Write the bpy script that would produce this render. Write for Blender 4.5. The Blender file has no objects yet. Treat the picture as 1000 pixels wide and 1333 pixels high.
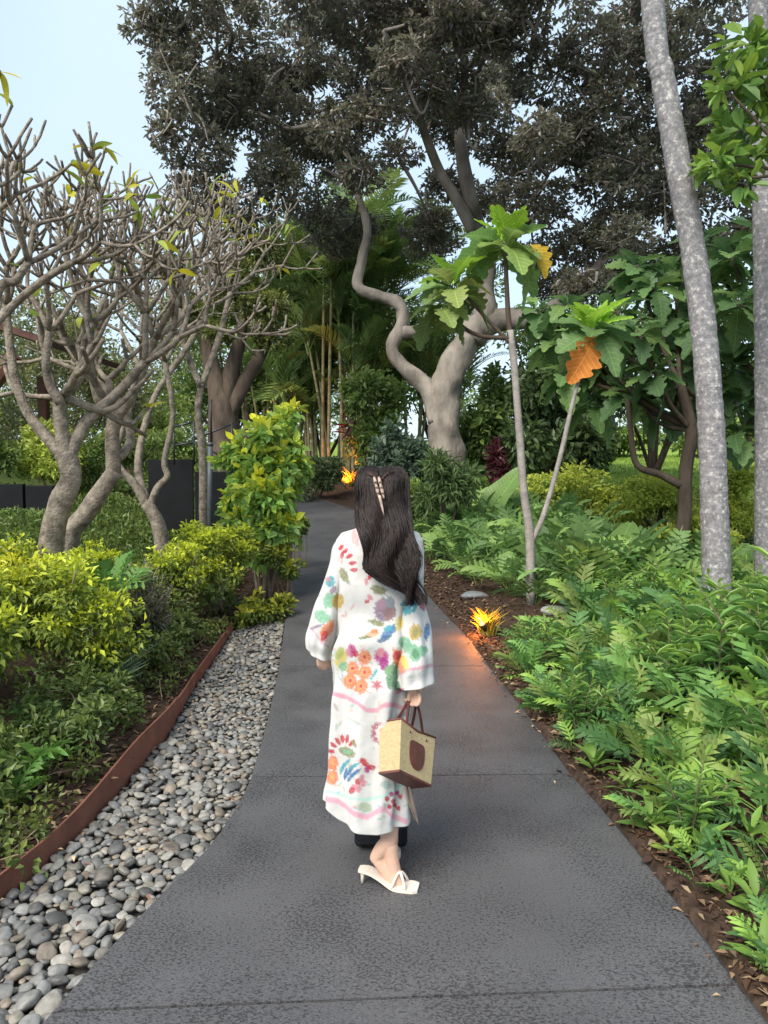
import bpy, bmesh, math, random
import numpy as np
from mathutils import Vector, Matrix, Euler, noise as mnoise

rng = np.random.default_rng(11)
random.seed(11)
sc = bpy.context.scene
C = sc.collection
R = math.radians

# ------------------------------------------------------------------ camera, world, sun, exposure
F, CX, CY = 1000.0, 500.0, 666.5
CAMZ = 1.65
PITCH = math.atan(66.5 / 1000.0)
cam = bpy.data.cameras.new('camera')
cam.sensor_fit = 'VERTICAL'; cam.sensor_height = 36.0
cam.lens = 36.0 * F / 1333.0
cam.clip_start = 0.05; cam.clip_end = 1500
camo = bpy.data.objects.new('camera', cam); C.objects.link(camo)
camo.location = (0, 0, CAMZ); camo.rotation_euler = (math.pi / 2 - PITCH, 0, 0)
sc.camera = camo
CAMM = Euler((math.pi / 2 - PITCH, 0, 0)).to_matrix()

SUN_EL, SUN_AZ = R(46), R(212)          # azimuth: direction the light comes FROM, clockwise from +Y
world = bpy.data.worlds.new('World'); sc.world = world; world.use_nodes = True
wn = world.node_tree.nodes; wl = world.node_tree.links
bg = wn['Background']; bg.inputs['Strength'].default_value = 0.15
sky = wn.new('ShaderNodeTexSky'); sky.sky_type = 'NISHITA'; sky.sun_disc = False
sky.sun_elevation = SUN_EL; sky.sun_rotation = SUN_AZ
sky.air_density = 1.0; sky.dust_density = 1.5; sky.ozone_density = 1.0
wtc = wn.new('ShaderNodeTexCoord'); wno = wn.new('ShaderNodeTexNoise')
wno.inputs['Scale'].default_value = 2.2; wno.inputs['Detail'].default_value = 5
wl.new(wtc.outputs['Generated'], wno.inputs['Vector'])
wra = wn.new('ShaderNodeMapRange'); wra.inputs[1].default_value = .3; wra.inputs[2].default_value = .7
wra.inputs[3].default_value = .66; wra.inputs[4].default_value = .9
wl.new(wno.outputs['Fac'], wra.inputs[0])
wmx = wn.new('ShaderNodeMix'); wmx.data_type = 'RGBA'
wl.new(wra.outputs[0], wmx.inputs[0]); wl.new(sky.outputs[0], wmx.inputs[6])
wmx.inputs[7].default_value = (3.0, 3.7, 4.25, 1)      # thin even cloud veil
wl.new(wmx.outputs[2], bg.inputs['Color'])

sl = bpy.data.lights.new('sun', 'SUN'); sl.energy = 3.2; sl.angle = R(36); sl.color = (1, .94, .84)
so = bpy.data.objects.new('sun', sl); C.objects.link(so)
so.rotation_euler = (math.pi / 2 - SUN_EL, 0, -SUN_AZ + math.pi)
so.location = (0, 0, 30)
sdir = Vector((math.sin(SUN_AZ) * math.cos(SUN_EL), math.cos(SUN_AZ) * math.cos(SUN_EL), math.sin(SUN_EL)))
so.rotation_euler = sdir.to_track_quat('Z', 'Y').to_euler()

sc.view_settings.view_transform = 'Standard'; sc.view_settings.look = 'None'
sc.view_settings.exposure = 0.86; sc.view_settings.gamma = 1.0
sc.view_settings.use_curve_mapping = False
sc.render.engine = 'CYCLES'
sc.cycles.use_denoising = True
try: sc.cycles.denoiser = 'OPENIMAGEDENOISE'
except Exception: pass
sc.cycles.max_bounces = 6; sc.cycles.diffuse_bounces = 3; sc.cycles.glossy_bounces = 2
sc.cycles.transmission_bounces = 4; sc.cycles.transparent_max_bounces = 6
sc.cycles.sample_clamp_indirect = 4.0

# ------------------------------------------------------------------ helpers
def at(x, y, Y):
    """world point on the plane Y seen at photo pixel x, y"""
    d = CAMM @ Vector(((x - CX) / F, (CY - y) / F, -1))
    t = Y / d.y
    return Vector((d.x * t, Y, CAMZ + d.z * t))
CAMMT = np.array(CAMM.transposed())
def proj(P):
    P = np.asarray(P, float) - np.array([0, 0, CAMZ])
    q = P @ CAMMT.T
    return np.stack([CX + F * q[:, 0] / -q[:, 2], CY - F * q[:, 1] / -q[:, 2]], 1)
def nrm(a):
    a = np.asarray(a, float)
    return a / (np.linalg.norm(a, axis=-1, keepdims=True) + 1e-9)
def sm(t):
    t = np.clip(t, 0, 1); return t * t * (3 - 2 * t)
def ramp(Y):
    Y = np.asarray(Y, float)
    return np.where(Y < 5, 0, np.where(Y < 9, .07 * (Y - 5) ** 2 / 8, .07 * (Y - 7)))
def ground_px(x, y):
    d = CAMM @ Vector(((x - CX) / F, (CY - y) / F, -1))
    lo, hi = .5, 200.
    for _ in range(60):
        m = (lo + hi) / 2; t = m / d.y
        if CAMZ + d.z * t > float(ramp(m)): lo = m
        else: hi = m
    return d.x * lo / d.y, lo

L_px = [(47,1333),(120,1255),(195,1175),(279,1096),(323,1023),(345,950),(362,876),(372,802),(377,760),(383,690),(388,660)]
R_px = [(994,1317),(928,1232),(837,1113),(790,1056),(742,1004),(695,937),(638,866),(609,828),(545,760),(500,705),(462,664)]
E_px = [(0,1158),(51,1120),(92,1084),(136,1040),(176,996),(220,948),(252,888),(300,820)]
Lp = np.array([ground_px(*p) for p in L_px]); Rp = np.array([ground_px(*p) for p in R_px]); Ep = np.array([ground_px(*p) for p in E_px])
def smooth_fn(pts, ext0, ext1):
    Y = np.concatenate([[ext0[1]], pts[:, 1], [e[1] for e in ext1]]); X = np.concatenate([[ext0[0]], pts[:, 0], [e[0] for e in ext1]])
    o = np.argsort(Y); Y = Y[o]; X = X[o]
    yy = np.arange(-4, 60, .05); xx = np.interp(yy, Y, X)
    k = np.hanning(15); k /= k.sum()
    xs = np.convolve(np.pad(xx, 7, mode='edge'), k, 'valid')
    return lambda q: np.interp(q, yy, xs)
Lf = smooth_fn(Lp, (-1.25, 0.5), [(-3.4, 18.6), (-7, 21.5), (-40, 42)])
Rf = smooth_fn(Rp, (1.22, 0.5), [(-2.3, 20.0), (-5.5, 22.8), (-38, 43.5)])
E_END = 7.4
Ef0 = smooth_fn(Ep, (-1.6, 0.5), [(-1.45, 7.6), (-1.6, 8.5)])
def Ef(Y):
    Y = np.asarray(Y, float)
    return np.where(Y < 7.9, np.minimum(Ef0(Y), Lf(Y) - .12), Lf(Y) - .3)

def terrain(X, Y):
    X = np.asarray(X, float); Y = np.asarray(Y, float)
    b = ramp(np.minimum(Y, 45)); l = Lf(Y); r = Rf(Y); e = Ef(Y)
    dl = e - X; dr = X - r
    nz = .03 * np.sin(X * 2.3 + Y * 1.1) + .02 * np.sin(X * 5.1 - Y * 3.7)
    left = b + .03 + .5 * sm((dl - .9) / 2.2) * sm((Y - 3.5) / 4) + nz * sm(dl / .5) \
        + 3.4 * sm((dl - 4) / 14) * sm((Y - 8) / 14)
    right = b + .015 + .10 * sm(dr / 1.5) + nz * sm(dr / .5)
    mid = b - .14
    return np.where(X < e - .008, left, np.where(X > r + .006, right, mid))
def tz(x, y): return float(terrain(x, y))

# --- materials
def new_mat(name):
    m = bpy.data.materials.new(name); m.use_nodes = True
    nt = m.node_tree; return m, nt.nodes, nt.links, nt.nodes['Principled BSDF']
def M(name, col, rough=.6, var=.18, scale=8., bump=0., bscale=40., spec=.35, stretch=None, metal=0., detail=6):
    m, n, l, p = new_mat(name)
    tc = n.new('ShaderNodeTexCoord'); mp = n.new('ShaderNodeMapping'); l.new(tc.outputs['Object'], mp.inputs[0])
    if stretch: mp.inputs['Scale'].default_value = stretch
    no = n.new('ShaderNodeTexNoise'); no.inputs['Scale'].default_value = scale; no.inputs['Detail'].default_value = detail
    l.new(mp.outputs[0], no.inputs['Vector'])
    cr = n.new('ShaderNodeValToRGB'); l.new(no.outputs['Fac'], cr.inputs[0])
    cr.color_ramp.elements[0].position = .3; cr.color_ramp.elements[1].position = .7
    cr.color_ramp.elements[0].color = (*[c * (1 - var) for c in col], 1); cr.color_ramp.elements[1].color = (*[min(1, c * (1 + var)) for c in col], 1)
    l.new(cr.outputs[0], p.inputs['Base Color'])
    p.inputs['Roughness'].default_value = rough; p.inputs['Specular IOR Level'].default_value = spec
    p.inputs['Metallic'].default_value = metal
    if bump:
        b = n.new('ShaderNodeBump'); n2 = n.new('ShaderNodeTexNoise'); n2.inputs['Scale'].default_value = bscale; n2.inputs['Detail'].default_value = 5
        l.new(mp.outputs[0], n2.inputs['Vector']); l.new(n2.outputs['Fac'], b.inputs['Height'])
        b.inputs['Strength'].default_value = bump; b.inputs['Distance'].default_value = .02
        l.new(b.outputs[0], p.inputs['Normal'])
    return m
def leaf_mat(name, src='attr', rough=.42, trans=.38, spec=.4, veins=False):
    """colour from the per-leaf attribute 'col' or from the object's own colour"""
    m, n, l, p = new_mat(name)
    if src == 'attr':
        a = n.new('ShaderNodeAttribute'); a.attribute_name = 'col'; out = a.outputs['Color']
    else:
        a = n.new('ShaderNodeObjectInfo'); out = a.outputs['Color']
    tc = n.new('ShaderNodeTexCoord'); no = n.new('ShaderNodeTexNoise'); no.inputs['Scale'].default_value = 9; no.inputs['Detail'].default_value = 4
    l.new(tc.outputs['Object'], no.inputs['Vector'])
    mr = n.new('ShaderNodeMapRange'); mr.inputs[3].default_value = .75; mr.inputs[4].default_value = 1.25; l.new(no.outputs['Fac'], mr.inputs[0])
    mx = n.new('ShaderNodeVectorMath'); mx.operation = 'SCALE'; l.new(out, mx.inputs[0]); l.new(mr.outputs[0], mx.inputs['Scale'])
    if veins:     # pale midrib and side veins along the blade (local x = length, y = across)
        sp_ = n.new('ShaderNodeSeparateXYZ'); l.new(tc.outputs['Object'], sp_.inputs[0])
        def mth(op, a_, b_):
            q_ = n.new('ShaderNodeMath'); q_.operation = op
            for k_, v_ in ((0, a_), (1, b_)):
                if v_ is None: continue
                if isinstance(v_, (int, float)): q_.inputs[k_].default_value = v_
                else: l.new(v_, q_.inputs[k_])
            return q_.outputs[0]
        ay = mth('ABSOLUTE', sp_.outputs['Y'], None); along = mth('SUBTRACT', sp_.outputs['X'], mth('MULTIPLY', ay, .75))
        side = mth('LESS_THAN', mth('PINGPONG', along, .022), .0018); mid = mth('LESS_THAN', ay, .0042)
        vein = mth('MAXIMUM', side, mid); gain = mth('ADD', mth('MULTIPLY', vein, .7), 1.0)
        mv = n.new('ShaderNodeVectorMath'); mv.operation = 'SCALE'; l.new(mx.outputs[0], mv.inputs[0]); l.new(gain, mv.inputs['Scale']); mx = mv
    l.new(mx.outputs[0], p.inputs['Base Color'])
    p.inputs['Roughness'].default_value = rough; p.inputs['Specular IOR Level'].default_value = spec
    t = n.new('ShaderNodeBsdfTranslucent'); l.new(mx.outputs[0], t.inputs['Color'])
    s = n.new('ShaderNodeMixShader'); s.inputs[0].default_value = trans
    l.new(p.outputs[0], s.inputs[1]); l.new(t.outputs[0], s.inputs[2])
    l.new(s.outputs[0], n['Material Output'].inputs['Surface'])
    return m
LEAF = leaf_mat('leaf_small')
LEAFO = leaf_mat('leaf_large', 'obj', rough=.5, spec=.3)
LEAFDRY = leaf_mat('leaf_dry', 'obj', rough=.8, trans=.15, spec=.1, veins=True)
LEAFV = leaf_mat('leaf_veined', 'obj', rough=.45, spec=.35, veins=True)
BARK_GREY = M('bark_grey', (.235, .205, .175), .88, .5, 3.2, 1.0, 14, .12, (1, 1, .5), detail=10)
BARK_PLUM = M('bark_plumeria', (.215, .182, .145), .85, .5, 14, .8, 45, .12)
BARK_DARK = M('bark_dark', (.085, .065, .05), .9, .4, 8, .7, 30, .1, (1, 1, .35))
STEM = M('stem', (.19, .15, .10), .8, .3, 10, .3, 60, .2)
CANE = M('palm_cane', (.22, .20, .11), .6, .35, 4, .2, 30, .3, (1, 1, 2))

# --- mesh collecting
class MB:
    def __init__(s): s.v = []; s.q = []; s.t = []; s.c = []; s.n = 0
    def add(s, v, quads=None, tris=None, col=(1, 1, 1)):
        v = np.asarray(v, float).reshape(-1, 3)
        if quads is not None and len(quads): s.q.append(np.asarray(quads, int) + s.n)
        if tris is not None and len(tris): s.t.append(np.asarray(tris, int) + s.n)
        col = np.asarray(col, float)
        s.c.append(np.broadcast_to(col, (len(v), 3)).copy() if col.ndim == 1 else col)
        s.v.append(v); s.n += len(v)
    def mesh(s, name, origin=(0, 0, 0), smooth=True, color=True):
        me = bpy.data.meshes.new(name)
        v = np.concatenate(s.v) - np.asarray(origin)
        q = np.concatenate(s.q) if s.q else np.zeros((0, 4), int); t = np.concatenate(s.t) if s.t else np.zeros((0, 3), int)
        me.vertices.add(len(v)); me.vertices.foreach_set('co', v.astype(np.float32).ravel())
        me.loops.add(q.size + t.size); me.loops.foreach_set('vertex_index', np.concatenate([q.ravel(), t.ravel()]).astype(np.int32))
        me.polygons.add(len(q) + len(t))
        st = np.concatenate([np.arange(len(q)) * 4, q.size + np.arange(len(t)) * 3]).astype(np.int32)
        me.polygons.foreach_set('loop_start', st)
        me.polygons.foreach_set('use_smooth', np.full(len(q) + len(t), smooth))
        if color:
            a = me.color_attributes.new('col', 'FLOAT_COLOR', 'POINT')
            c = np.concatenate(s.c); a.data.foreach_set('color', np.concatenate([c, np.ones((len(c), 1))], 1).astype(np.float32).ravel())
        me.update(calc_edges=True); me.validate()
        return me
WL = {}
def link(o, parent=None):
    C.objects.link(o)
    if parent is not None: o.parent = parent
    WL[o.name] = (WL[parent.name] if parent is not None else Vector((0, 0, 0))) + Vector(o.location)
    return o
def tag(o, label, cat, group=None):
    o['label'] = label; o['category'] = cat
    if group: o['group'] = group
    return o
def thing(name, label, cat, loc, group=None):
    o = bpy.data.objects.new(name, None); o.location = loc; o.empty_display_size = .1
    link(o); return tag(o, label, cat, group)
def part(name, mb, mat, parent, smooth=True, color=True):
    """mb is in world coordinates"""
    me = mb.mesh(name, WL[parent.name], smooth, color); me.materials.append(mat)
    return link(bpy.data.objects.new(name, me), parent)
def solo(name, mb, mat, origin=(0, 0, 0), smooth=True):
    me = mb.mesh(name, origin, smooth); me.materials.append(mat)
    o = bpy.data.objects.new(name, me); o.location = origin
    return link(o)
def inst(name, me, parent, loc, rot, scale, color=None):
    """loc is relative to the parent"""
    o = bpy.data.objects.new(name, me); o.location = loc; o.rotation_euler = rot
    o.scale = (scale,) * 3 if np.isscalar(scale) else scale
    if color is not None: o.color = (*color, 1)
    return link(o, parent)

def spline(P, n=6):
    P = np.asarray(P, float)
    if len(P) < 3: 
        t = np.linspace(0, 1, n + 1)[:, None]; return P[0] * (1 - t) + P[-1] * t
    Q = np.vstack([2 * P[0] - P[1], P, 2 * P[-1] - P[-2]]); out = []
    for i in range(1, len(Q) - 2):
        p0, p1, p2, p3 = Q[i - 1:i + 3]
        for t in np.linspace(0, 1, n, endpoint=False):
            out.append(.5 * ((2 * p1) + (-p0 + p2) * t + (2 * p0 - 5 * p1 + 4 * p2 - p3) * t * t + (-p0 + 3 * p1 - 3 * p2 + p3) * t ** 3))
    out.append(P[-1]); return np.array(out)
def tube(mb, P, rad, sides=7, col=(1, 1, 1), wob=0., cap=True):
    P = np.asarray(P, float); n = len(P)
    rad = np.interp(np.linspace(0, 1, n), np.linspace(0, 1, len(np.atleast_1d(rad))), np.atleast_1d(rad))
    T = nrm(np.gradient(P, axis=0)); ref = np.array([1., 0, 0]) if abs(T[0, 0]) < .8 else np.array([0, 1., 0])
    u = nrm(np.cross(T[0], ref)); V = []
    a = np.linspace(0, 2 * math.pi, sides, endpoint=False)
    ph = rng.random(3) * 6.28
    for i in range(n):
        u = nrm(u - T[i] * np.dot(u, T[i])); w = np.cross(T[i], u)
        rr = rad[i] * (1 + wob * (np.sin(a * 2 + ph[0] + i * .7) * .5 + np.sin(a * 3 + ph[1] - i * .4) * .5))
        if wob > .1:
            rr = rr * np.array([1 + wob * (1.3 * mnoise.noise(Vector(P[i] + (u * math.cos(b_) + w * math.sin(b_)) * rad[i]) * 2.3) + .6 * mnoise.noise(Vector(P[i] + (u * math.cos(b_) + w * math.sin(b_)) * rad[i]) * 7)) for b_ in a])
        V.append(P[i] + np.cos(a)[:, None] * u * rr[:, None] + np.sin(a)[:, None] * w * rr[:, None])
    V = np.concatenate(V); i = np.arange(n - 1)[:, None] * sides; j = np.arange(sides)[None, :]; k = (j + 1) % sides
    q = np.stack([i + j, i + k, i + sides + k, i + sides + j], -1).reshape(-1, 4)
    tris = []
    if cap:
        V = np.vstack([V, P[0], P[-1]]); c0 = n * sides
        for s in range(sides):
            tris.append((c0, (s + 1) % sides, s)); tris.append((c0 + 1, (n - 1) * sides + s, (n - 1) * sides + (s + 1) % sides))
    mb.add(V, q, tris, col)
def box(mb, c, d, rot=None, col=(1, 1, 1), bev=0.0):
    """box with chamfered edges: c centre, d full size"""
    bm = bmesh.new(); bmesh.ops.create_cube(bm, size=1)
    for v in bm.verts: v.co = Vector((v.co.x * d[0], v.co.y * d[1], v.co.z * d[2]))
    if bev: bmesh.ops.bevel(bm, geom=bm.edges[:], offset=bev, segments=2, affect='EDGES', profile=.5)
    addbm(mb, bm, c, rot, col)
def addbm(mb, bm, c=(0, 0, 0), rot=None, col=(1, 1, 1)):
    bmesh.ops.triangulate(bm, faces=bm.faces[:])
    bm.verts.ensure_lookup_table()
    v = np.array([x.co[:] for x in bm.verts]); t = [[x.index for x in f.verts] for f in bm.faces]
    bm.free()
    if rot is not None: v = v @ np.array(rot).T
    mb.add(v + np.asarray(c), None, t, col)
def ball(mb, c, r, seg=10, col=(1, 1, 1), rot=None):
    bm = bmesh.new(); bmesh.ops.create_uvsphere(bm, u_segments=seg, v_segments=max(5, seg * 2 // 3), radius=1)
    r = (r, r, r) if np.isscalar(r) else r
    for v in bm.verts: v.co = Vector((v.co.x * r[0], v.co.y * r[1], v.co.z * r[2]))
    addbm(mb, bm, c, rot, col)

def leaves(mb, P, D, N, L, W, col, fold=.22, droop=.15, hexa=False):
    n = len(P)
    if n == 0: return
    L = np.broadcast_to(L, n)[:, None]; W = np.broadcast_to(W, n)[:, None]
    D = nrm(D); S = nrm(np.cross(D, N)); N = np.cross(S, D)
    b = np.arange(n)[:, None]
    if not hexa:
        V = np.stack([P, P + D * .45 * L - S * W * .5 + N * fold * W, P + D * L - N * droop * L, P + D * .45 * L + S * W * .5 + N * fold * W], 1)
        t = np.concatenate([b * 4 + [[0, 2, 1]], b * 4 + [[0, 3, 2]]])
        mb.add(V, None, t, np.repeat(col, 4, 0))
    else:
        V = np.stack([P, P + D * .3 * L - S * W * .45 + N * fold * W, P + D * .68 * L - S * W * .4 + N * (fold * W - droop * .3 * L), P + D * L - N * droop * L,
                      P + D * .68 * L + S * W * .4 + N * (fold * W - droop * .3 * L), P + D * .3 * L + S * W * .45 + N * fold * W], 1)
        q = np.concatenate([b * 6 + [[0, 3, 2, 1]], b * 6 + [[0, 5, 4, 3]]])
        mb.add(V, q, None, np.repeat(col, 6, 0))
def rdir(n):
    return nrm(rng.normal(size=(n, 3)))
def cloud(mb, centres, radii, n, size, pal, tip=None, tipw=.5, asp=.5, hexa=False, sub=10, subr=.42, spread=1., up=.5, droopd=.15, hollow=.0):
    """clumped foliage: sub-clumps sit over each ellipsoid, leaves gather in them"""
    centres = np.asarray(centres, float); radii = np.asarray(radii, float)
    pal = np.asarray(pal, float)
    w = radii.prod(1) ** (2 / 3); w = w / w.sum()
    cnt = rng.multinomial(n, w)
    for c, r, k in zip(centres, radii, cnt):
        if k == 0: continue
        m = max(3, int(sub))
        sd = rdir(m); sd[:, 2] = sd[:, 2] * .9 + .05
        sr = (hollow + (1 - hollow) * rng.random(m) ** .5) * .8
        scn = sd * sr[:, None]
        which = rng.integers(0, m, k)
        off = rdir(k) * (rng.random(k) ** (1 / 2.4))[:, None] * subr * rng.uniform(.6, 1.3, m)[which][:, None]
        loc = scn[which] + off
        P = c + loc * r
        out = nrm(loc * .6 + off * 1.5 + [0, 0, .12])
        D = nrm(out * .8 * spread + rdir(k) * .7 + [0, 0, -droopd])
        N = nrm(np.array([0, 0, 1.]) * up + rdir(k) * .5 + out * .3)
        col = pal[rng.integers(0, len(pal), k)] * rng.uniform(.75, 1.25, (k, 1)) * rng.uniform(.85, 1.15, m)[which][:, None]
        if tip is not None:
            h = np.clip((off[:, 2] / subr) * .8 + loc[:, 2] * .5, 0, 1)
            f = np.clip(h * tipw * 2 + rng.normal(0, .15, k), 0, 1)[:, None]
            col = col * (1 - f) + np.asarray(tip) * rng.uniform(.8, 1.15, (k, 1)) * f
        s = size * rng.uniform(.6, 1.25, k)
        leaves(mb, P, D, N, s, s * asp, np.clip(col, 0, 1), hexa=hexa)

# ------------------------------------------------------------------ ground sheet
def build_ground():
    ys = np.concatenate([np.arange(-4, 0, .5), np.arange(0, 12, .12), np.arange(12, 26, .4), np.arange(26, 60, 2), [60, 75, 100, 150, 250, 400, 700]])
    loff = -np.concatenate([[700, 350, 180, 100, 60, 40], np.arange(30, 12, -2), np.arange(12, 5, -.6), np.arange(5, .3, -.18), [.3, .2, .1, .02]])
    roff = np.concatenate([[.012, .06, .12, .2, .3], np.arange(.45, 5, .2), np.arange(5, 14, .7), np.arange(14, 30, 2), [30, 40, 60, 100, 180, 350, 700]])
    V = []
    for y in ys:
        e, l, r = float(Ef(y)), float(Lf(y)), float(Rf(y))
        if y > 60: e, l, r = -50, -49.7, -47.5
        xs = np.concatenate([e + loff, [e - .004, l + .04, (l + r) / 2, r - .04], r + roff])
        z = terrain(xs, np.full_like(xs, y)) if y <= 60 else np.full_like(xs, float(ramp(45)) )
        V.append(np.stack([xs, np.full_like(xs, y), z], 1))
    m = len(V[0]); n = len(V); V = np.concatenate(V)
    i = np.arange(n - 1)[:, None] * m; j = np.arange(m - 1)[None, :]
    q = np.stack([i + j, i + j + 1, i + m + j + 1, i + m + j], -1).reshape(-1, 4)
    X, Y = V[:, 0], V[:, 1]
    soil = np.array([.055, .036, .026]); grass = np.array([.19, .28, .05]); cover = np.array([.07, .10, .025])
    fr = sm((Y - 13) / 4) * sm((X - Rf(Y) - 1.5) / 1.5); fl = sm((Ef(Y) - X - .9) / 1.0) * sm((Y - 6) / 2)
    col = soil * (1 - fr - fl * (1 - fr))[:, None] + grass * fr[:, None] + cover * (fl * (1 - fr))[:, None]
    mb = MB(); mb.add(V, q, None, col)
    m_, nn, l, p = new_mat('soil_and_lawn')
    a = nn.new('ShaderNodeAttribute'); a.attribute_name = 'col'
    tc = nn.new('ShaderNodeTexCoord'); no = nn.new('ShaderNodeTexNoise'); no.inputs['Scale'].default_value = 22; no.inputs['Detail'].default_value = 8
    l.new(tc.outputs['Object'], no.inputs['Vector'])
    mr = nn.new('ShaderNodeMapRange'); mr.inputs[1].default_value = .25; mr.inputs[2].default_value = .75; mr.inputs[3].default_value = .45; mr.inputs[4].default_value = 1.6; l.new(no.outputs['Fac'], mr.inputs[0])
    vm = nn.new('ShaderNodeVectorMath'); vm.operation = 'SCALE'; l.new(a.outputs['Color'], vm.inputs[0]); l.new(mr.outputs[0], vm.inputs['Scale'])
    l.new(vm.outputs[0], p.inputs['Base Color']); p.inputs['Roughness'].default_value = .95; p.inputs['Specular IOR Level'].default_value = .1
    b = nn.new('ShaderNodeBump'); b.inputs['Strength'].default_value = .9; b.inputs['Distance'].default_value = .03
    l.new(no.outputs['Fac'], b.inputs['Height']); l.new(b.outputs[0], p.inputs['Normal'])
    o = solo('ground', mb, m_); o['kind'] = 'structure'
build_ground()

# ------------------------------------------------------------------ concrete path in slabs
def concrete():
    m, n, l, p = new_mat('dark_concrete')
    tc = n.new('ShaderNodeTexCoord'); g = n.new('ShaderNodeNewGeometry')
    pos = g.outputs['Position']
    big = n.new('ShaderNodeTexNoise'); big.inputs['Scale'].default_value = 1.4; big.inputs['Detail'].default_value = 6; l.new(pos, big.inputs['Vector'])
    cr = n.new('ShaderNodeValToRGB'); cr.color_ramp.elements[0].position = .3; cr.color_ramp.elements[1].position = .72
    cr.color_ramp.elements[0].color = (.072, .070, .074, 1); cr.color_ramp.elements[1].color = (.100, .097, .101, 1)
    l.new(big.outputs['Fac'], cr.inputs[0])
    fine = n.new('ShaderNodeTexNoise'); fine.inputs['Scale'].default_value = 160; fine.inputs['Detail'].default_value = 3; l.new(pos, fine.inputs['Vector'])
    mr = n.new('ShaderNodeMapRange'); mr.inputs[1].default_value = .3; mr.inputs[2].default_value = .7; mr.inputs[3].default_value = .72; mr.inputs[4].default_value = 1.28; l.new(fine.outputs['Fac'], mr.inputs[0])
    # broom-finish pits: small dark specks, denser in patches
    mp = n.new('ShaderNodeMapping'); mp.inputs['Scale'].default_value = (78, 118, 78); l.new(pos, mp.inputs[0])
    pn = n.new('ShaderNodeTexNoise'); pn.inputs['Scale'].default_value = 1.0; pn.inputs['Detail'].default_value = 3; pn.inputs['Roughness'].default_value = .65; l.new(mp.outputs[0], pn.inputs['Vector'])
    pt = n.new('ShaderNodeTexNoise'); pt.inputs['Scale'].default_value = 2.6; pt.inputs['Detail'].default_value = 4; l.new(pos, pt.inputs['Vector'])
    th = n.new('ShaderNodeMapRange'); th.inputs[1].default_value = .3; th.inputs[2].default_value = .72; th.inputs[3].default_value = .35; th.inputs[4].default_value = .515; l.new(pt.outputs['Fac'], th.inputs[0])
    sb = n.new('ShaderNodeMath'); sb.operation = 'SUBTRACT'; l.new(pn.outputs['Fac'], sb.inputs[0]); l.new(th.outputs[0], sb.inputs[1])
    pit = n.new('ShaderNodeMapRange'); pit.inputs[1].default_value = -.02; pit.inputs[2].default_value = .03; l.new(sb.outputs[0], pit.inputs[0])
    pm = n.new('ShaderNodeMapRange'); pm.inputs[3].default_value = .45; pm.inputs[4].default_value = 1; l.new(pit.outputs[0], pm.inputs[0])
    a = n.new('ShaderNodeMath'); a.operation = 'MULTIPLY'; l.new(mr.outputs[0], a.inputs[0]); l.new(pm.outputs[0], a.inputs[1])
    v = n.new('ShaderNodeVectorMath'); v.operation = 'SCALE'; l.new(cr.outputs[0], v.inputs[0]); l.new(a.outputs[0], v.inputs['Scale'])
    l.new(v.outputs[0], p.inputs['Base Color'])
    p.inputs['Roughness'].default_value = .62; p.inputs['Specular IOR Level'].default_value = .4
    b = n.new('ShaderNodeBump'); b.inputs['Strength'].default_value = .5; b.inputs['Distance'].default_value = .004
    ad = n.new('ShaderNodeMath'); l.new(pit.outputs[0], ad.inputs[0]); l.new(fine.outputs['Fac'], ad.inputs[1]); l.new(ad.outputs[0], b.inputs['Height'])
    l.new(b.outputs[0], p.inputs['Normal'])
    return m
CONC = concrete()
CONC_D = M('joint_filler', (.03, .028, .027), .95, .3, 20)
def skew(y): return .06 * math.exp(-((y - 2.3) / 1.5) ** 2)
def build_path():
    base = MB(); ys = np.arange(-2, 40.1, .25)
    V = []
    for y in ys:
        V += [(Lf(y) + .03, y, ramp(y) - .10), (Rf(y) - .03, y, ramp(y) - .10)]
    i = np.arange(len(ys) - 1)[:, None] * 2
    base.add(V, i + [[0, 1, 3, 2]])
    path = solo('path', base, CONC_D); path['kind'] = 'structure'
    joints = [-1.8, .2, 2.27, 3.95, 6.08, 7.9, 9.8, 11.7, 13.6, 15.5, 17.5, 19.6, 22, 25, 29, 34, 40]
    for a, b in zip(joints[:-1], joints[1:]):
        g = .006
        ts = np.linspace(0, 1, max(6, int((b - a) / .16)))
        us = np.array([0, .008, .1, .3, .5, .7, .9, .992, 1.])
        mb = MB(); V = []
        rows = len(ts)
        def top(t, u):
            y0 = a + g + (b - a - 2 * g) * t
            y = y0 + skew(y0) * (u - .5) * 2
            l_, r_ = float(Lf(y)), float(Rf(y))
            return (l_ + (r_ - l_) * u, y, float(ramp(y)))
        for t in ts:
            for u in us:
                x, y, z = top(t, u)
                if u in (0., 1.): z -= .010
                if t in (0., 1.): z -= .005
                V.append((x, y, z))
        nu = len(us)
        i = np.arange(rows - 1)[:, None] * nu; j = np.arange(nu - 1)[None, :]
        q = np.stack([i + j, i + j + 1, i + nu + j + 1, i + nu + j], -1).reshape(-1, 4).tolist()
        nV = len(V); V += [(x, y, z - .09) for x, y, z in V]
        ring = [k for k in range(nu)] + [r * nu + nu - 1 for r in range(1, rows)] + [(rows - 1) * nu + k for k in range(nu - 2, -1, -1)] + [r * nu for r in range(rows - 2, 0, -1)]
        for k in range(len(ring)):
            p_, q_ = ring[k], ring[(k + 1) % len(ring)]; q.append((q_, p_, p_ + nV, q_ + nV))
        mb.add(V, q)
        part('slab', mb, CONC, path, smooth=False)
build_path()

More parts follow.
